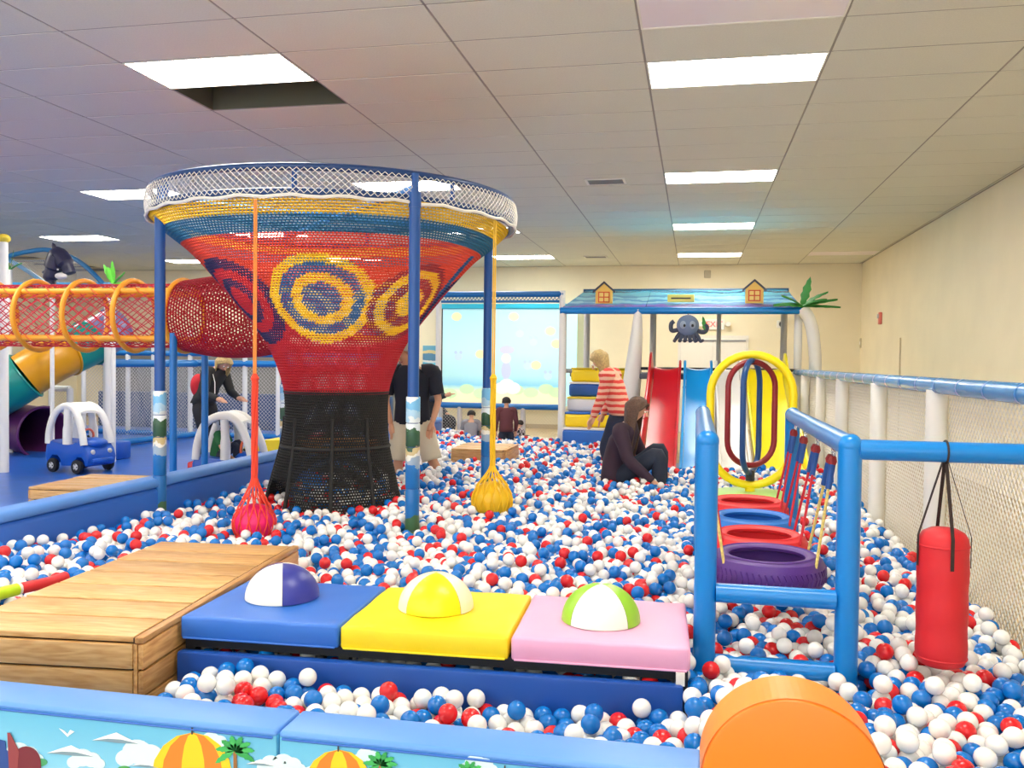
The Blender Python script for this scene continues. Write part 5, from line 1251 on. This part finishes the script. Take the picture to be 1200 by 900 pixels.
def person(label, loc, rz, J, skin=M_skin, top=None, legs=None, hair=None, shoes=None, top_len='long', leg_len='long', hair_style='short', S=1.0, extra=None):
    """J: joints in local metres, facing +X (left is +Y)"""
    t = thing('person', label, 'person', loc, rz)
    V = {k: Vector(v)*S for k, v in J.items()}
    P = lambda k, r: (V[k].x, V[k].y, V[k].z, r*S)
    mixp = lambda a, b, f, r: tuple(V[a].lerp(V[b], f))+(r*S,)
    hd = (V['head']-V['neck']); hn = hd.normalized()
    crown = V['head']+hn*0.10*S; face = V['face'].normalized()
    body = [[P('pelvis', 0.115), P('belly', 0.11), P('chest', 0.125), P('neck', 0.052), tuple(V['neck'].lerp(V['head'], 0.55))+(0.05*S,), tuple(V['head']+face*0.012*S)+((0.082*S, 0.092*S),), tuple(crown-face*0.01*S)+(0.06*S,)]]
    for s in ('l', 'r'):
        body.append([P('chest', 0.125), P('sh_'+s, 0.055), mixp('sh_'+s, 'el_'+s, 0.5, 0.046), P('el_'+s, 0.038), mixp('el_'+s, 'wr_'+s, 0.4, 0.036), P('wr_'+s, 0.025)])
        body.append([P('pelvis', 0.115), P('hip_'+s, 0.085), mixp('hip_'+s, 'kn_'+s, 0.5, 0.072), P('kn_'+s, 0.052), mixp('kn_'+s, 'an_'+s, 0.35, 0.05), P('an_'+s, 0.036)])
    multi('body', body, skin, t)
    def loft(name, rings, m, closed_top=False):
        """soft cloth tube through (centre, half width, half depth, width axis)"""
        n = 20; vs, fs = [], []
        for c, w, dp, ax in rings:
            ax = ax.normalized()
            for k in range(n):
                a_ = 2*PI*k/n; vs.append(c+ax*(w*math.cos(a_))+Vector((ax.y*-1, ax.x, 0)).normalized()*(dp*math.sin(a_)))
        for i in range(len(rings)-1):
            for k in range(n): fs.append((i*n+k, i*n+(k+1) % n, (i+1)*n+(k+1) % n, (i+1)*n+k))
        fs.append(tuple(range(n-1, -1, -1))); fs.append(tuple(range((len(rings)-1)*n, len(rings)*n)))
        return MB()._add(vs, fs)
    wax = (V['sh_l']-V['sh_r']).normalized(); hax = (V['hip_l']-V['hip_r']).normalized()
    def smooth_tube(mb, ks, rs, n=12):
        P_ = spline(ks, 4); R__ = np.interp(np.linspace(0, len(rs)-1, len(P_)), range(len(rs)), rs); mb.tube(P_, [float(q)*S for q in R__], n); return mb
    if top:
        hem = V['pelvis'].lerp(V['belly'], -0.25 if top_len != 'short' else -0.35)
        rg = [(hem, 0.185*S, 0.140*S, hax), (V['pelvis'].lerp(V['belly'], 0.3), 0.178*S, 0.138*S, hax), (V['belly'], 0.168*S, 0.132*S, wax), (V['belly'].lerp(V['chest'], 0.6), 0.185*S, 0.135*S, wax), (V['chest'], 0.205*S, 0.132*S, wax), (V['chest'].lerp(V['neck'], 0.45), 0.19*S, 0.115*S, wax), (V['chest'].lerp(V['neck'], 0.78), 0.12*S, 0.085*S, wax), (V['chest'].lerp(V['neck'], 1.0), 0.066*S, 0.062*S, wax)]
        mb = loft('top', rg, top)
        for s in ('l', 'r'):
            sh_in = V['sh_'+s].lerp(V['chest'].lerp(V['neck'], 0.5), 0.45)
            if top_len == 'short': smooth_tube(mb, [sh_in, V['sh_'+s], V['sh_'+s].lerp(V['el_'+s], 0.4), V['sh_'+s].lerp(V['el_'+s], 0.78)], [0.085, 0.082, 0.075, 0.072])
            else: smooth_tube(mb, [sh_in, V['sh_'+s], V['sh_'+s].lerp(V['el_'+s], 0.5), V['el_'+s], V['el_'+s].lerp(V['wr_'+s], 0.5), V['el_'+s].lerp(V['wr_'+s], 0.97)], [0.085, 0.08, 0.068, 0.058, 0.05, 0.04])
        mb.build('top', top, t, ang=180)
    if legs:
        rg = [(V['pelvis'].lerp(V['belly'], 0.35), 0.160*S, 0.122*S, hax), (V['pelvis'], 0.172*S, 0.132*S, hax), (V['pelvis'].lerp((V['hip_l']+V['hip_r'])/2, 1.6), 0.168*S, 0.125*S, hax)]
        mb = loft('legs', rg, legs)
        for s in ('l', 'r'):
            h_ = V['hip_'+s]; k_ = V['kn_'+s]; a_ = V['an_'+s]
            if leg_len == 'short': smooth_tube(mb, [h_.lerp(V['pelvis'], 0.5), h_.lerp(k_, 0.2), h_.lerp(k_, 0.6), h_.lerp(k_, 0.98)], [0.10, 0.108, 0.104, 0.104])
            else: smooth_tube(mb, [h_.lerp(V['pelvis'], 0.5), h_.lerp(k_, 0.25), h_.lerp(k_, 0.6), k_, k_.lerp(a_, 0.4), k_.lerp(a_, 0.98)], [0.105, 0.104, 0.09, 0.074, 0.066, 0.055])
        mb.build('trousers' if leg_len != 'short' else 'shorts', legs, t, ang=180)
    for s in ('l', 'r'):
        # hand: palm, four fingers, thumb
        w = V['wr_'+s]; d = (w-V['el_'+s]).normalized(); hnd = MB()
        side = d.cross(Vector((0, 0, 1))); side = side.normalized() if side.length > 0.1 else Vector((1, 0, 0)); nrm = side.cross(d).normalized()
        if 'hand_'+s in J: d = Vector(J['hand_'+s]).normalized(); side = d.cross(Vector((0, 0, 1))).normalized(); nrm = side.cross(d).normalized()
        hnd.tube([w-d*0.01*S, w+d*0.035*S, w+d*0.085*S], [0.024*S, 0.036*S, 0.034*S], 8)
        for k, (o_, L) in enumerate(((-0.03, 0.065), (-0.01, 0.078), (0.01, 0.072), (0.029, 0.055))):
            b0 = w+d*0.08*S+side*o_*S; hnd.tube([b0, b0+d*L*0.5*S-nrm*0.006*S, b0+d*L*S-nrm*0.022*S], [0.0095*S, 0.009*S, 0.007*S], 6)
        b0 = w+d*0.03*S-side*0.03*S; hnd.tube([b0, b0+d*0.03*S-side*0.024*S, b0+d*0.062*S-side*0.03*S-nrm*0.01*S], [0.012*S, 0.011*S, 0.008*S], 6)
        hnd.build('hand', skin, t)
        a = V['an_'+s]; f = (Vector((math.cos(J.get('toe', 0)), math.sin(J.get('toe', 0)), 0)))
        MB().tube([a-f*0.06*S+Vector((0, 0, -0.05*S)), a+Vector((0, 0, -0.03*S)), a+f*0.09*S+Vector((0, 0, -0.055*S)), a+f*0.17*S+Vector((0, 0, -0.065*S))], [0.03*S, 0.048*S, 0.042*S, 0.026*S], 10).build('shoe', shoes or M_dark, t)
    # face
    up = hn; sd = up.cross(face).normalized()
    hc = V['head']+hn*0.01*S+face*0.012*S
    for s in (-1, 1):
        MB().ball(tuple(hc+face*0.076*S+sd*s*0.032*S+up*0.012*S), 0.0105*S, 8, 6).build('eye', M_white, t)
        MB().ball(tuple(hc+face*0.085*S+sd*s*0.032*S+up*0.012*S), 0.005*S, 8, 6).build('pupil', M_dark, t)
        MB().ball(tuple(hc+sd*s*0.083*S-up*0.005*S), (0.012*S, 0.018*S, 0.028*S), 8, 6).build('ear', skin, t)
    MB().tube([hc+face*0.08*S+up*0.01*S, hc+face*0.104*S-up*0.022*S, hc+face*0.082*S-up*0.03*S], [0.008*S, 0.014*S, 0.01*S], 8).build('nose', skin, t)
    MB().tube([hc+face*0.078*S+sd*0.024*S-up*0.055*S, hc+face*0.089*S-up*0.056*S, hc+face*0.078*S-sd*0.024*S-up*0.055*S], 0.006*S, 6).build('mouth', mat('lips', (176, 96, 88), 0.5), t)
    if hair:
        vs, fs = [], []; n, mm = 24, 14; lng = {'short': 2.0, 'bob': 2.25, 'long': 2.35, 'child': 2.1}[hair_style]
        for i in range(mm+1):
            for k in range(n):
                az = 2*PI*k/n; ca = math.cos(az)
                lim = lng if ca < 0.15 else lng-(ca-0.15)*(lng-0.85)/0.85
                th = lim*i/mm
                rr_ = 0.108*S*(1+0.05*math.sin(5*az+i))
                dirv = face*(math.sin(th)*ca)+sd*(math.sin(th)*math.sin(az))+up*math.cos(th)
                p = V['head']+hn*0.018*S-face*0.012*S+dirv*rr_
                if hair_style in ('bob', 'long') and th > 1.75:
                    k_ = (th-1.75); p += (Vector((0, 0, -1))*0.30*S*k_*(1.0 if hair_style == 'bob' else 2.6)-face*0.03*S*k_)
                vs.append(p)
        for i in range(mm):
            for k in range(n): fs.append((i*n+k, i*n+(k+1) % n, (i+1)*n+(k+1) % n, (i+1)*n+k))
        ho = MB()._add(vs, fs).build('hair', hair, t, ang=180)
        sm = ho.modifiers.new('thick', 'SOLIDIFY'); sm.thickness = 0.012*S; sm.offset = 0
    if extra: extra(t, V)
    return t
STAND = dict(pelvis=(0, 0, 0.93), belly=(0.01, 0, 1.1), chest=(0, 0, 1.32), neck=(0.0, 0, 1.48), head=(0.03, 0, 1.62), face=(1, 0, -0.15), sh_l=(0, 0.19, 1.41), sh_r=(0, -0.19, 1.41), el_l=(-0.02, 0.25, 1.13), el_r=(-0.02, -0.25, 1.13), wr_l=(0.08, 0.25, 0.89), wr_r=(0.08, -0.25, 0.89), hip_l=(0, 0.09, 0.88), hip_r=(0, -0.09, 0.88), kn_l=(0.03, 0.11, 0.49), kn_r=(0.03, -0.11, 0.49), an_l=(0, 0.12, 0.08), an_r=(0, -0.12, 0.08))
FZ = 0.012
# man in navy polo and beige shorts, seen past the funnel, wading through the balls
mn = ony(483, 500, 8.45)
Jm = dict(STAND); Jm.update(pelvis=(0, 0, 0.90), belly=(0.02, 0, 1.06), chest=(0.05, 0, 1.28), neck=(0.09, -0.03, 1.43), head=(0.13, -0.09, 1.545), face=(1, -0.3, -0.7), sh_l=(0.06, 0.21, 1.36), sh_r=(0.04, -0.21, 1.36), el_l=(0.06, 0.27, 1.08), el_r=(0.03, -0.265, 1.08), wr_l=(0.18, 0.22, 0.86), wr_r=(0.07, -0.20, 0.83),
    hip_l=(0, 0.10, 0.86), hip_r=(0, -0.10, 0.86), kn_l=(0.04, 0.21, 0.48), kn_r=(0.05, -0.13, 0.47), an_l=(-0.02, 0.44, 0.09), an_r=(0.0, -0.14, 0.09))
person('man in navy polo shirt and beige shorts wading beside the funnel', (mn[0], 8.45, FZ), R_(-80), Jm, mat('skin_tan', (214, 158, 124), 0.55), mat('cloth_navy', (24, 28, 42), 0.8), mat('cloth_beige', (206, 196, 172), 0.8), mat('grey_hair', (190, 180, 170), 0.7), M_dark, 'short', 'short', 'short', 1.0)
# woman in dark jacket leaning on the toy car
wq = ony(248, 470, 10.95)
Jw = dict(STAND); Jw.update(pelvis=(-0.08, 0, 0.90), belly=(0.0, 0, 1.05), chest=(0.10, 0, 1.22), neck=(0.19, 0, 1.34), head=(0.29, -0.03, 1.40), face=(0.75, -0.45, -0.7), sh_l=(0.11, 0.18, 1.27), sh_r=(0.13, -0.18, 1.27), el_l=(0.18, 0.24, 1.02), el_r=(0.16, -0.24, 1.0), wr_l=(0.36, 0.18, 0.93), wr_r=(0.34, -0.2, 0.93), hand_r=(1, 0, -0.15), hand_l=(1, 0, -0.15), hip_l=(-0.08, 0.09, 0.86), hip_r=(-0.08, -0.09, 0.86), kn_l=(0.0, 0.11, 0.48), kn_r=(0.02, -0.11, 0.48), an_l=(-0.08, 0.12, 0.08), an_r=(-0.08, -0.12, 0.08))
def bag(t, V):
    MB().ball((-0.10, -0.08, 1.10), (0.10, 0.11, 0.16), 16, 10).build('red_scarf', mat('cloth_red', (206, 30, 44), 0.7), t)
    MB().tube([(0.2, -0.14, 1.28), (0.26, -0.16, 1.15), (0.27, -0.17, 1.0)], 0.006, 6).build('drawstring', M_white, t)
person('blonde woman in dark jacket leaning over a toy car', (wq[0]-0.05, 10.95, FZ), R_(-12), Jw, M_skin, mat('cloth_charcoal', (44, 44, 44), 0.8), mat('cloth_black', (30, 30, 36), 0.8), mat('hair_blonde', (196, 168, 112), 0.6, noise=0.3, nscale=50), M_dark, 'long', 'long', 'bob', 1.0, bag)
# woman in striped sweater stooping by the slides
sq = onz(716, 540, 0.36)
M_stripe = ramp_mat('stripe_knit', [(0.0, (240, 196, 176)), (0.5, (226, 78, 64))], 'Z', 0, 1, rough=0.8)
def stripe_mat():
    m = bpy.data.materials.new('striped_knit'); m.use_nodes = True; nt = m.node_tree; b = nt.nodes['Principled BSDF']; b.inputs['Roughness'].default_value = 0.8
    tc = nt.nodes.new('ShaderNodeTexCoord'); w = nt.nodes.new('ShaderNodeTexWave'); w.bands_direction = 'Z'; w.inputs['Scale'].default_value = 4.6; w.inputs['Distortion'].default_value = 1.2; w.inputs['Detail Scale'].default_value = 2
    r = nt.nodes.new('ShaderNodeValToRGB'); r.color_ramp.interpolation = 'CONSTANT'; r.color_ramp.elements[0].color = lin(238, 186, 160); r.color_ramp.elements[1].color = lin(222, 70, 62); r.color_ramp.elements[1].position = 0.52
    nt.links.new(tc.outputs['Object'], w.inputs[0]); nt.links.new(w.outputs[0], r.inputs[0]); nt.links.new(r.outputs[0], b.inputs['Base Color']); return m
Js = dict(STAND); Js.update(pelvis=(-0.02, 0, 0.92), belly=(0.03, 0, 1.08), chest=(0.09, 0, 1.27), neck=(0.16, 0, 1.41), head=(0.23, 0, 1.49), face=(0.8, 0.1, -0.75), sh_l=(0.09, 0.18, 1.33), sh_r=(0.09, -0.18, 1.33), el_l=(0.15, 0.24, 1.07), el_r=(0.14, -0.24, 1.07), wr_l=(0.25, 0.2, 0.86), wr_r=(0.24, -0.22, 0.86), hip_l=(-0.02, 0.09, 0.88), hip_r=(-0.02, -0.09, 0.88), kn_l=(0.12, 0.1, 0.5), kn_r=(0.10, -0.1, 0.5), an_l=(0.0, 0.11, 0.08), an_r=(-0.02, -0.11, 0.08))
person('blonde woman in red striped sweater stooping near the red slide', (sq[0]+0.08, sq[1], FZ), R_(172), Js, M_skin, stripe_mat(), mat('denim_dark', (34, 42, 66), 0.8), mat('hair_blonde', (196, 168, 112), 0.6, noise=0.3, nscale=50), M_dark, 'long', 'long', 'bob', 1.0)
# woman sitting among the balls
tq = onz(738, 566, 0.36)
Jt = dict(pelvis=(-0.1, 0, 0.16), belly=(-0.09, 0, 0.33), chest=(-0.03, 0, 0.54), neck=(0.04, 0, 0.69), head=(0.10, 0, 0.81), face=(1, -0.1, -0.4), sh_l=(-0.02, 0.18, 0.61), sh_r=(-0.02, -0.18, 0.61), el_l=(0.10, 0.25, 0.38), el_r=(0.08, -0.25, 0.36), wr_l=(0.3, 0.22, 0.22), wr_r=(0.3, -0.22, 0.16), hip_l=(-0.06, 0.09, 0.15), hip_r=(-0.06, -0.09, 0.15), kn_l=(0.3, 0.12, 0.43), kn_r=(0.33, -0.13, 0.40), an_l=(0.34, 0.12, -0.13), an_r=(0.36, -0.13, -0.13))
def glasses(t, V): MB().tube([V['head']+Vector((0.105, -0.05, 0.015)), V['head']+Vector((0.115, 0.0, 0.015)), V['head']+Vector((0.105, 0.05, 0.015))], 0.004, 5).build('spectacles', M_dark, t)
person('woman in plum sweater sitting among the balls', (tq[0]-0.05, tq[1]+0.15, 0.23), R_(-8), Jt, M_skin, mat('cloth_plum', (58, 40, 56), 0.85), mat('denim_navy', (36, 44, 62), 0.8), mat('hair_brown', (96, 70, 56), 0.6, noise=0.35, nscale=60), M_dark, 'long', 'long', 'long', 1.0, glasses)
# children by the back barrier
Jc = {k: v for k, v in Jt.items()}; Jc.update(an_l=(0.32, 0.12, -0.28), an_r=(0.34, -0.13, -0.28))
cq = onz(552, 512, 0.36)
person('small child in grey shirt sitting in balls before the barrier', (cq[0], cq[1], 0.24), R_(100), Jc, M_skin, mat('cloth_grey', (150, 150, 156), 0.85), mat('denim_navy', (36, 44, 62), 0.8), M_blackhair, M_dark, 'short', 'long', 'child', 0.55)
cq = onz(593, 518, 0.36)
Jk = dict(STAND)
person('child in maroon hooded top standing before the barrier', (cq[0], cq[1], FZ), R_(110), Jk, M_skin, mat('cloth_maroon', (98, 52, 58), 0.85), mat('denim_navy', (36, 44, 62), 0.8), M_blackhair, M_dark, 'long', 'long', 'child', 0.56)
cq = onz(607, 512, 0.36)
def checks():
    m = bpy.data.materials.new('checked_cloth'); m.use_nodes = True; nt = m.node_tree; b = nt.nodes['Principled BSDF']; b.inputs['Roughness'].default_value = 0.85
    tc = nt.nodes.new('ShaderNodeTexCoord'); w = nt.nodes.new('ShaderNodeTexChecker'); w.inputs['Scale'].default_value = 26; w.inputs[1].default_value = lin(34, 32, 36); w.inputs[2].default_value = lin(196, 180, 176)
    nt.links.new(tc.outputs['Object'], w.inputs[0]); nt.links.new(w.outputs[0], b.inputs['Base Color']); return m
person('toddler in black and white checked top crouching by maroon child', (cq[0]+0.02, cq[1]-0.12, 0.17), R_(60), Jc, M_skin, checks(), mat('denim_navy', (36, 44, 62), 0.8), M_blackhair, M_dark, 'long', 'long', 'child', 0.48)
# adult beyond the wall, arm held out past the man
aq = ony(497, 470, 13.9)
Ja = dict(STAND); Ja.update(sh_r=(0.02, -0.19, 1.0), sh_l=(0.02, 0.19, 1.0), chest=(0.02, 0, 0.92), neck=(0.04, 0, 1.07), head=(0.07, 0, 1.2), belly=(0, 0, 0.7), pelvis=(0, 0, 0.52), hip_l=(0, 0.09, 0.5), hip_r=(0, -0.09, 0.5), kn_l=(0.38, 0.11, 0.5), kn_r=(0.38, -0.11, 0.5), an_l=(0.36, 0.12, 0.08), an_r=(0.36, -0.12, 0.08), el_r=(0.2, -0.24, 0.86), wr_r=(0.42, -0.25, 0.92), hand_r=(1, 0, 0.3), el_l=(0.05, 0.25, 0.75), wr_l=(0.25, 0.2, 0.6))
person('seated adult in dark sleeves holding an arm out behind the man', (aq[0]+0.06, 13.9, FZ), R_(-6), Ja, mat('skin_tan', (214, 158, 124), 0.55), mat('cloth_dark_grey', (52, 56, 62), 0.85), mat('cloth_black', (30, 30, 36), 0.8), M_blackhair, M_dark, 'long', 'long', 'short', 1.0)
sb = thing('stool', 'low grey stool under the seated adult', 'stool', (aq[0]+0.02, 13.9, 0.0))
MB().rbox((-0.2, -0.2, 0.32), (0.2, 0.2, 0.39), 0.02, 2).build('seat', M_grey, sb)
for sx in (-1, 1):
    for sy in (-1, 1): MB().tube([(sx*0.16, sy*0.16, 0), (sx*0.14, sy*0.14, 0.32)], 0.018, 8).build('leg', M_grey, sb)
# child sitting in the second toy car
Jd = dict(Jt); Jd.update(an_l=(0.34, 0.12, 0.06), an_r=(0.36, -0.13, 0.06), head=(0.06, 0, 0.81))
person('child in green top sitting inside the toy car', (c2[0]-0.12, c2[1]-0.01, 0.30), R_(8), Jd, M_skin, mat('cloth_green', (44, 110, 62), 0.85), mat('denim_navy', (36, 44, 62), 0.8), M_blackhair, M_dark, 'short', 'long', 'child', 0.55)
# ================================================================== THE BALLS
D = 0.064
def excl(x, y):
    """True where something solid stands"""
    m = np.zeros(x.shape, bool)
    def rect(cx, cy, w, l, a, pad=0.03):
        c, s = math.cos(-a), math.sin(-a); dx, dy = x-cx, y-cy; u = dx*c-dy*s; v = dx*s+dy*c
        return (np.abs(u) < w/2+pad) & (np.abs(v) < l/2+pad)
    m |= rect(mid[0]-0.015, mid[1]+0.02, 0.76, 1.57, ANG)
    m |= rect((q0b[0]+q1b[0])/2, q0b[1]+0.43, abs(q1b[0]-q0b[0]), 0.8, 0.02)
    m |= rect(-0.955, 3.02, 1.87, 0.05, BR)
    m |= rect(-1.4, 13.0, 0.9, 1.2, 0)
    for (a, b), r in [((x_, y_), 0.055) for x_ in (xl, xr) for y_ in (yf, yb)]+[(p, 0.06) for p in fpost]+[((fx, y_), 0.065) for y_ in pys]:
        m |= (x-a)**2+(y-b)**2 < (r+0.02)**2
    m |= (x-0.455)**2+(y-7.4)**2 < 0.43**2
    m |= (y > 9.55) & (x > -0.62) & (x < 1.22)
    m |= (x < -1.80) & (y < 2.95)
    m |= (x < -3.76) | (x > 1.33) | (y < 2.13) | (y > 13.1)
    return m
q0b, q1b = onz(527, 527, 0.50), onz(594, 528, 0.50)
def height(x, y):
    h = 0.335+0.022*np.sin(1.7*x+0.6*y)+0.02*np.sin(2.9*x-2.1*y+1)+0.012*np.sin(6.1*x+4.3*y)
    h = h-0.03*((x > 0.1) & (x < 0.55) & (y < 5.4) & (y > 3.45))              # hollow under the swings
    h = h-0.045*((x > -0.02) & (x < 0.62) & (y < 3.5) & (y > 3.1))
    tr = (y < 3.0) & (x < 0.02)
    h = np.where(tr, 0.285+0.02*np.sin(5*x+1)+0.085*np.exp(-((x+1.62)/0.2)**2-((y-2.9)/0.25)**2), h)
    h = np.where((x < -2.9) & (y < 5.6), h+0.03, h)
    return h
pts = []
sp_ = D*1.03
for layer in range(3):
    ys = np.arange(2.1, 13.1, sp_*0.866); 
    for j, y in enumerate(ys):
        xs = np.arange(-3.76, 1.34, sp_)+(0.5*sp_ if j % 2 else 0)+layer*0.33*sp_
        xx = xs+rng.normal(0, 0.012, xs.shape); yy = y+layer*0.4*sp_+rng.normal(0, 0.012, xs.shape)
        zz = height(xx, yy)-0.05*layer+rng.normal(0, 0.011, xs.shape)
        k = ~excl(xx, yy)
        if layer == 0: k &= rng.random(xs.shape) > 0.06
        if layer == 2: k &= (yy < 9)
        pts.append(np.stack([xx, yy, zz, np.full(xs.shape, layer)], -1)[k])
# loose balls lying on top
n = 2600; xx = rng.uniform(-3.74, 1.3, n); yy = rng.uniform(2.15, 13, n); k = ~excl(xx, yy)
pts.append(np.stack([xx, yy, height(xx, yy)+0.042, np.full(n, -1)], -1)[k])
BP = np.concatenate(pts)
# relax so that neighbours touch rather than overlap
for it in range(11):
    sel = np.where((BP[:, 1] < (4.6 if it > 5 else 7.5)) | (it < 2))[0]
    kd = kdtree.KDTree(len(sel))
    for i, s in enumerate(sel): kd.insert(BP[s, :3], i)
    kd.balance(); Q = BP[sel, :3].copy(); mv = np.zeros_like(Q)
    for i in range(len(sel)):
        for co, j, d in kd.find_range(Q[i], D*1.02):
            if j > i and d > 1e-6:
                w = (Q[i]-Q[j])*((D*1.02-d)/d*0.5); mv[i] += w; mv[j] -= w
    mv = np.clip(mv, -0.015, 0.015); mv[:, 2] *= 0.8
    BP[sel, :3] += mv*0.75
BP[:, 2] = np.maximum(BP[:, 2], 0.05)
BP = BP[~excl(BP[:, 0], BP[:, 1])]
# drop what still sits inside a neighbour
kd = kdtree.KDTree(len(BP))
for i in range(len(BP)): kd.insert(BP[i, :3], i)
kd.balance(); dead = np.zeros(len(BP), bool)
for i in np.argsort(-BP[:, 2]):
    if dead[i] or BP[i, 1] > 8: continue
    for co, j, d in kd.find_range(BP[i, :3], D*0.955 if BP[i, 1] < 4.6 else D*0.9):
        if j != i: dead[j] = True
BP = BP[~dead]
colr = rng.choice(3, len(BP), p=[0.56, 0.31, 0.13])
# gentle clustering of colours, as balls of one tub stay together
cl = np.sin(BP[:, 0]*5.1+2*np.sin(BP[:, 1]*2.3))*np.sin(BP[:, 1]*4.3+1.7*np.sin(BP[:, 0]*3.1))
flip = rng.random(len(BP)) < np.clip(cl, 0, 1)*0.28
colr = np.where(flip, np.where(rng.random(len(BP)) < 0.8, 1, 2), colr)
CB = [(244, 243, 238), (4, 116, 204), (224, 34, 40)]
# the ones that show largest become things of their own
pj = np.array([proj(p) for p in BP[:, :3]])
inside = (pj[:, 2] > 0.3) & (pj[:, 0] > 0) & (pj[:, 0] < 1200) & (pj[:, 1] > 0) & (pj[:, 1] < 912)
X_, Y_, Z_ = BP[:, 0], BP[:, 1], BP[:, 2]
# hidden behind the mural wall and round panel, below the padded steps, below other balls
tcut = (YM1-0)/Y_; zray = 1.5+(Z_+0.02-1.5)*tcut; xray = X_*tcut
vis = inside & ~((zray < 0.6) & (xray < 0.03)) & ~((zray < 0.7) & (xray > 0.03) & (xray < 0.49)) & (BP[:, 3] <= 0)
vis &= ~((Y_ > 3.0) & (Y_ < 3.7) & (X_ < 0.02)) & ~((X_ < -1.8) & (Y_ < 4.6))
order = np.argsort(np.where(vis, pj[:, 2], 1e9)); ind = set(order[:324].tolist())
kd = kdtree.KDTree(len(ind)); il = sorted(ind)
for n_, i in enumerate(il): kd.insert(BP[i, :3], n_)
kd.balance()
for i in il:
    if sum(1 for co, n_, d in kd.find_range(BP[i, :3], D*1.08) if BP[il[n_], 2] < BP[i, 2]+0.01) < 2: ind.discard(i)
M_ball = [mat('ball_'+n_, c, 0.22) for n_, c in zip(('white', 'blue', 'red'), CB)]
bsrc = {}
def ball_mesh(m):
    bm = bmesh.new(); bmesh.ops.create_icosphere(bm, subdivisions=3, radius=D/2); me = bpy.data.meshes.new('play_ball'); bm.to_mesh(me); bm.free(); me.shade_smooth(); me.materials.append(m); return me
bm_me = [ball_mesh(m) for m in M_ball]
cn = ('white', 'blue', 'red')
for i in sorted(ind):
    c = int(colr[i]); o = bpy.data.objects.new('play_ball', bm_me[c]); COL.objects.link(o); o.location = BP[i, :3].tolist()
    o.rotation_euler = (rng.uniform(0, 6), rng.uniform(0, 6), 0)
    if X_[i] < 0.03 and Y_[i] < 3.06:
        tag(o, '%s plastic ball in the trough between mural wall and padded steps' % cn[c], 'ball', '%s balls in the trough' % cn[c])
    elif Y_[i] < 3.42: tag(o, '%s plastic ball in front of the swing frame and red bag' % cn[c], 'ball', '%s balls before the swing frame' % cn[c])
    else: tag(o, '%s plastic ball lying beside or behind the swing frame post' % cn[c], 'ball', '%s balls by the swing frame' % cn[c])
restp = np.array([i for i in range(len(BP)) if i not in ind])
me = bpy.data.meshes.new('ball_pit_balls'); me.from_pydata(BP[restp, :3].tolist(), [], [])
at = me.attributes.new('ball_colour', 'FLOAT_COLOR', 'POINT')
cc = np.array([lin(*c) for c in CB])[colr[restp]]; at.data.foreach_set('color', cc.astype(np.float32).ravel())
bo = bpy.data.objects.new('ball_pit_balls', me); COL.objects.link(bo)
tag(bo, 'mass of white, blue and red plastic balls filling the pit', 'balls', kind='stuff')
mb_ = bpy.data.materials.new('ball_mixed'); mb_.use_nodes = True; b = mb_.node_tree.nodes['Principled BSDF']; b.inputs['Roughness'].default_value = 0.22
an = mb_.node_tree.nodes.new('ShaderNodeAttribute'); an.attribute_type = 'INSTANCER'; an.attribute_name = 'ball_colour'; mb_.node_tree.links.new(an.outputs['Color'], b.inputs['Base Color'])
ng = bpy.data.node_groups.new('balls', 'GeometryNodeTree'); ng.is_modifier = True
ng.interface.new_socket('Geometry', in_out='INPUT', socket_type='NodeSocketGeometry'); ng.interface.new_socket('Geometry', in_out='OUTPUT', socket_type='NodeSocketGeometry')
N_ = ng.nodes; gi = N_.new('NodeGroupInput'); go = N_.new('NodeGroupOutput'); ico = N_.new('GeometryNodeMeshIcoSphere'); ico.inputs['Radius'].default_value = D/2; ico.inputs['Subdivisions'].default_value = 3
ss = N_.new('GeometryNodeSetShadeSmooth'); sm_ = N_.new('GeometryNodeSetMaterial'); sm_.inputs['Material'].default_value = mb_
mp_ = N_.new('GeometryNodeMeshToPoints'); ip = N_.new('GeometryNodeInstanceOnPoints')
L_ = ng.links; L_.new(gi.outputs[0], mp_.inputs[0]); L_.new(mp_.outputs[0], ip.inputs['Points']); L_.new(ico.outputs[0], ss.inputs[0]); L_.new(ss.outputs[0], sm_.inputs[0]); L_.new(sm_.outputs[0], ip.inputs['Instance']); L_.new(ip.outputs[0], go.inputs[0])
me.materials.append(mb_)
bo.modifiers.new('balls', 'NODES').node_group = ng
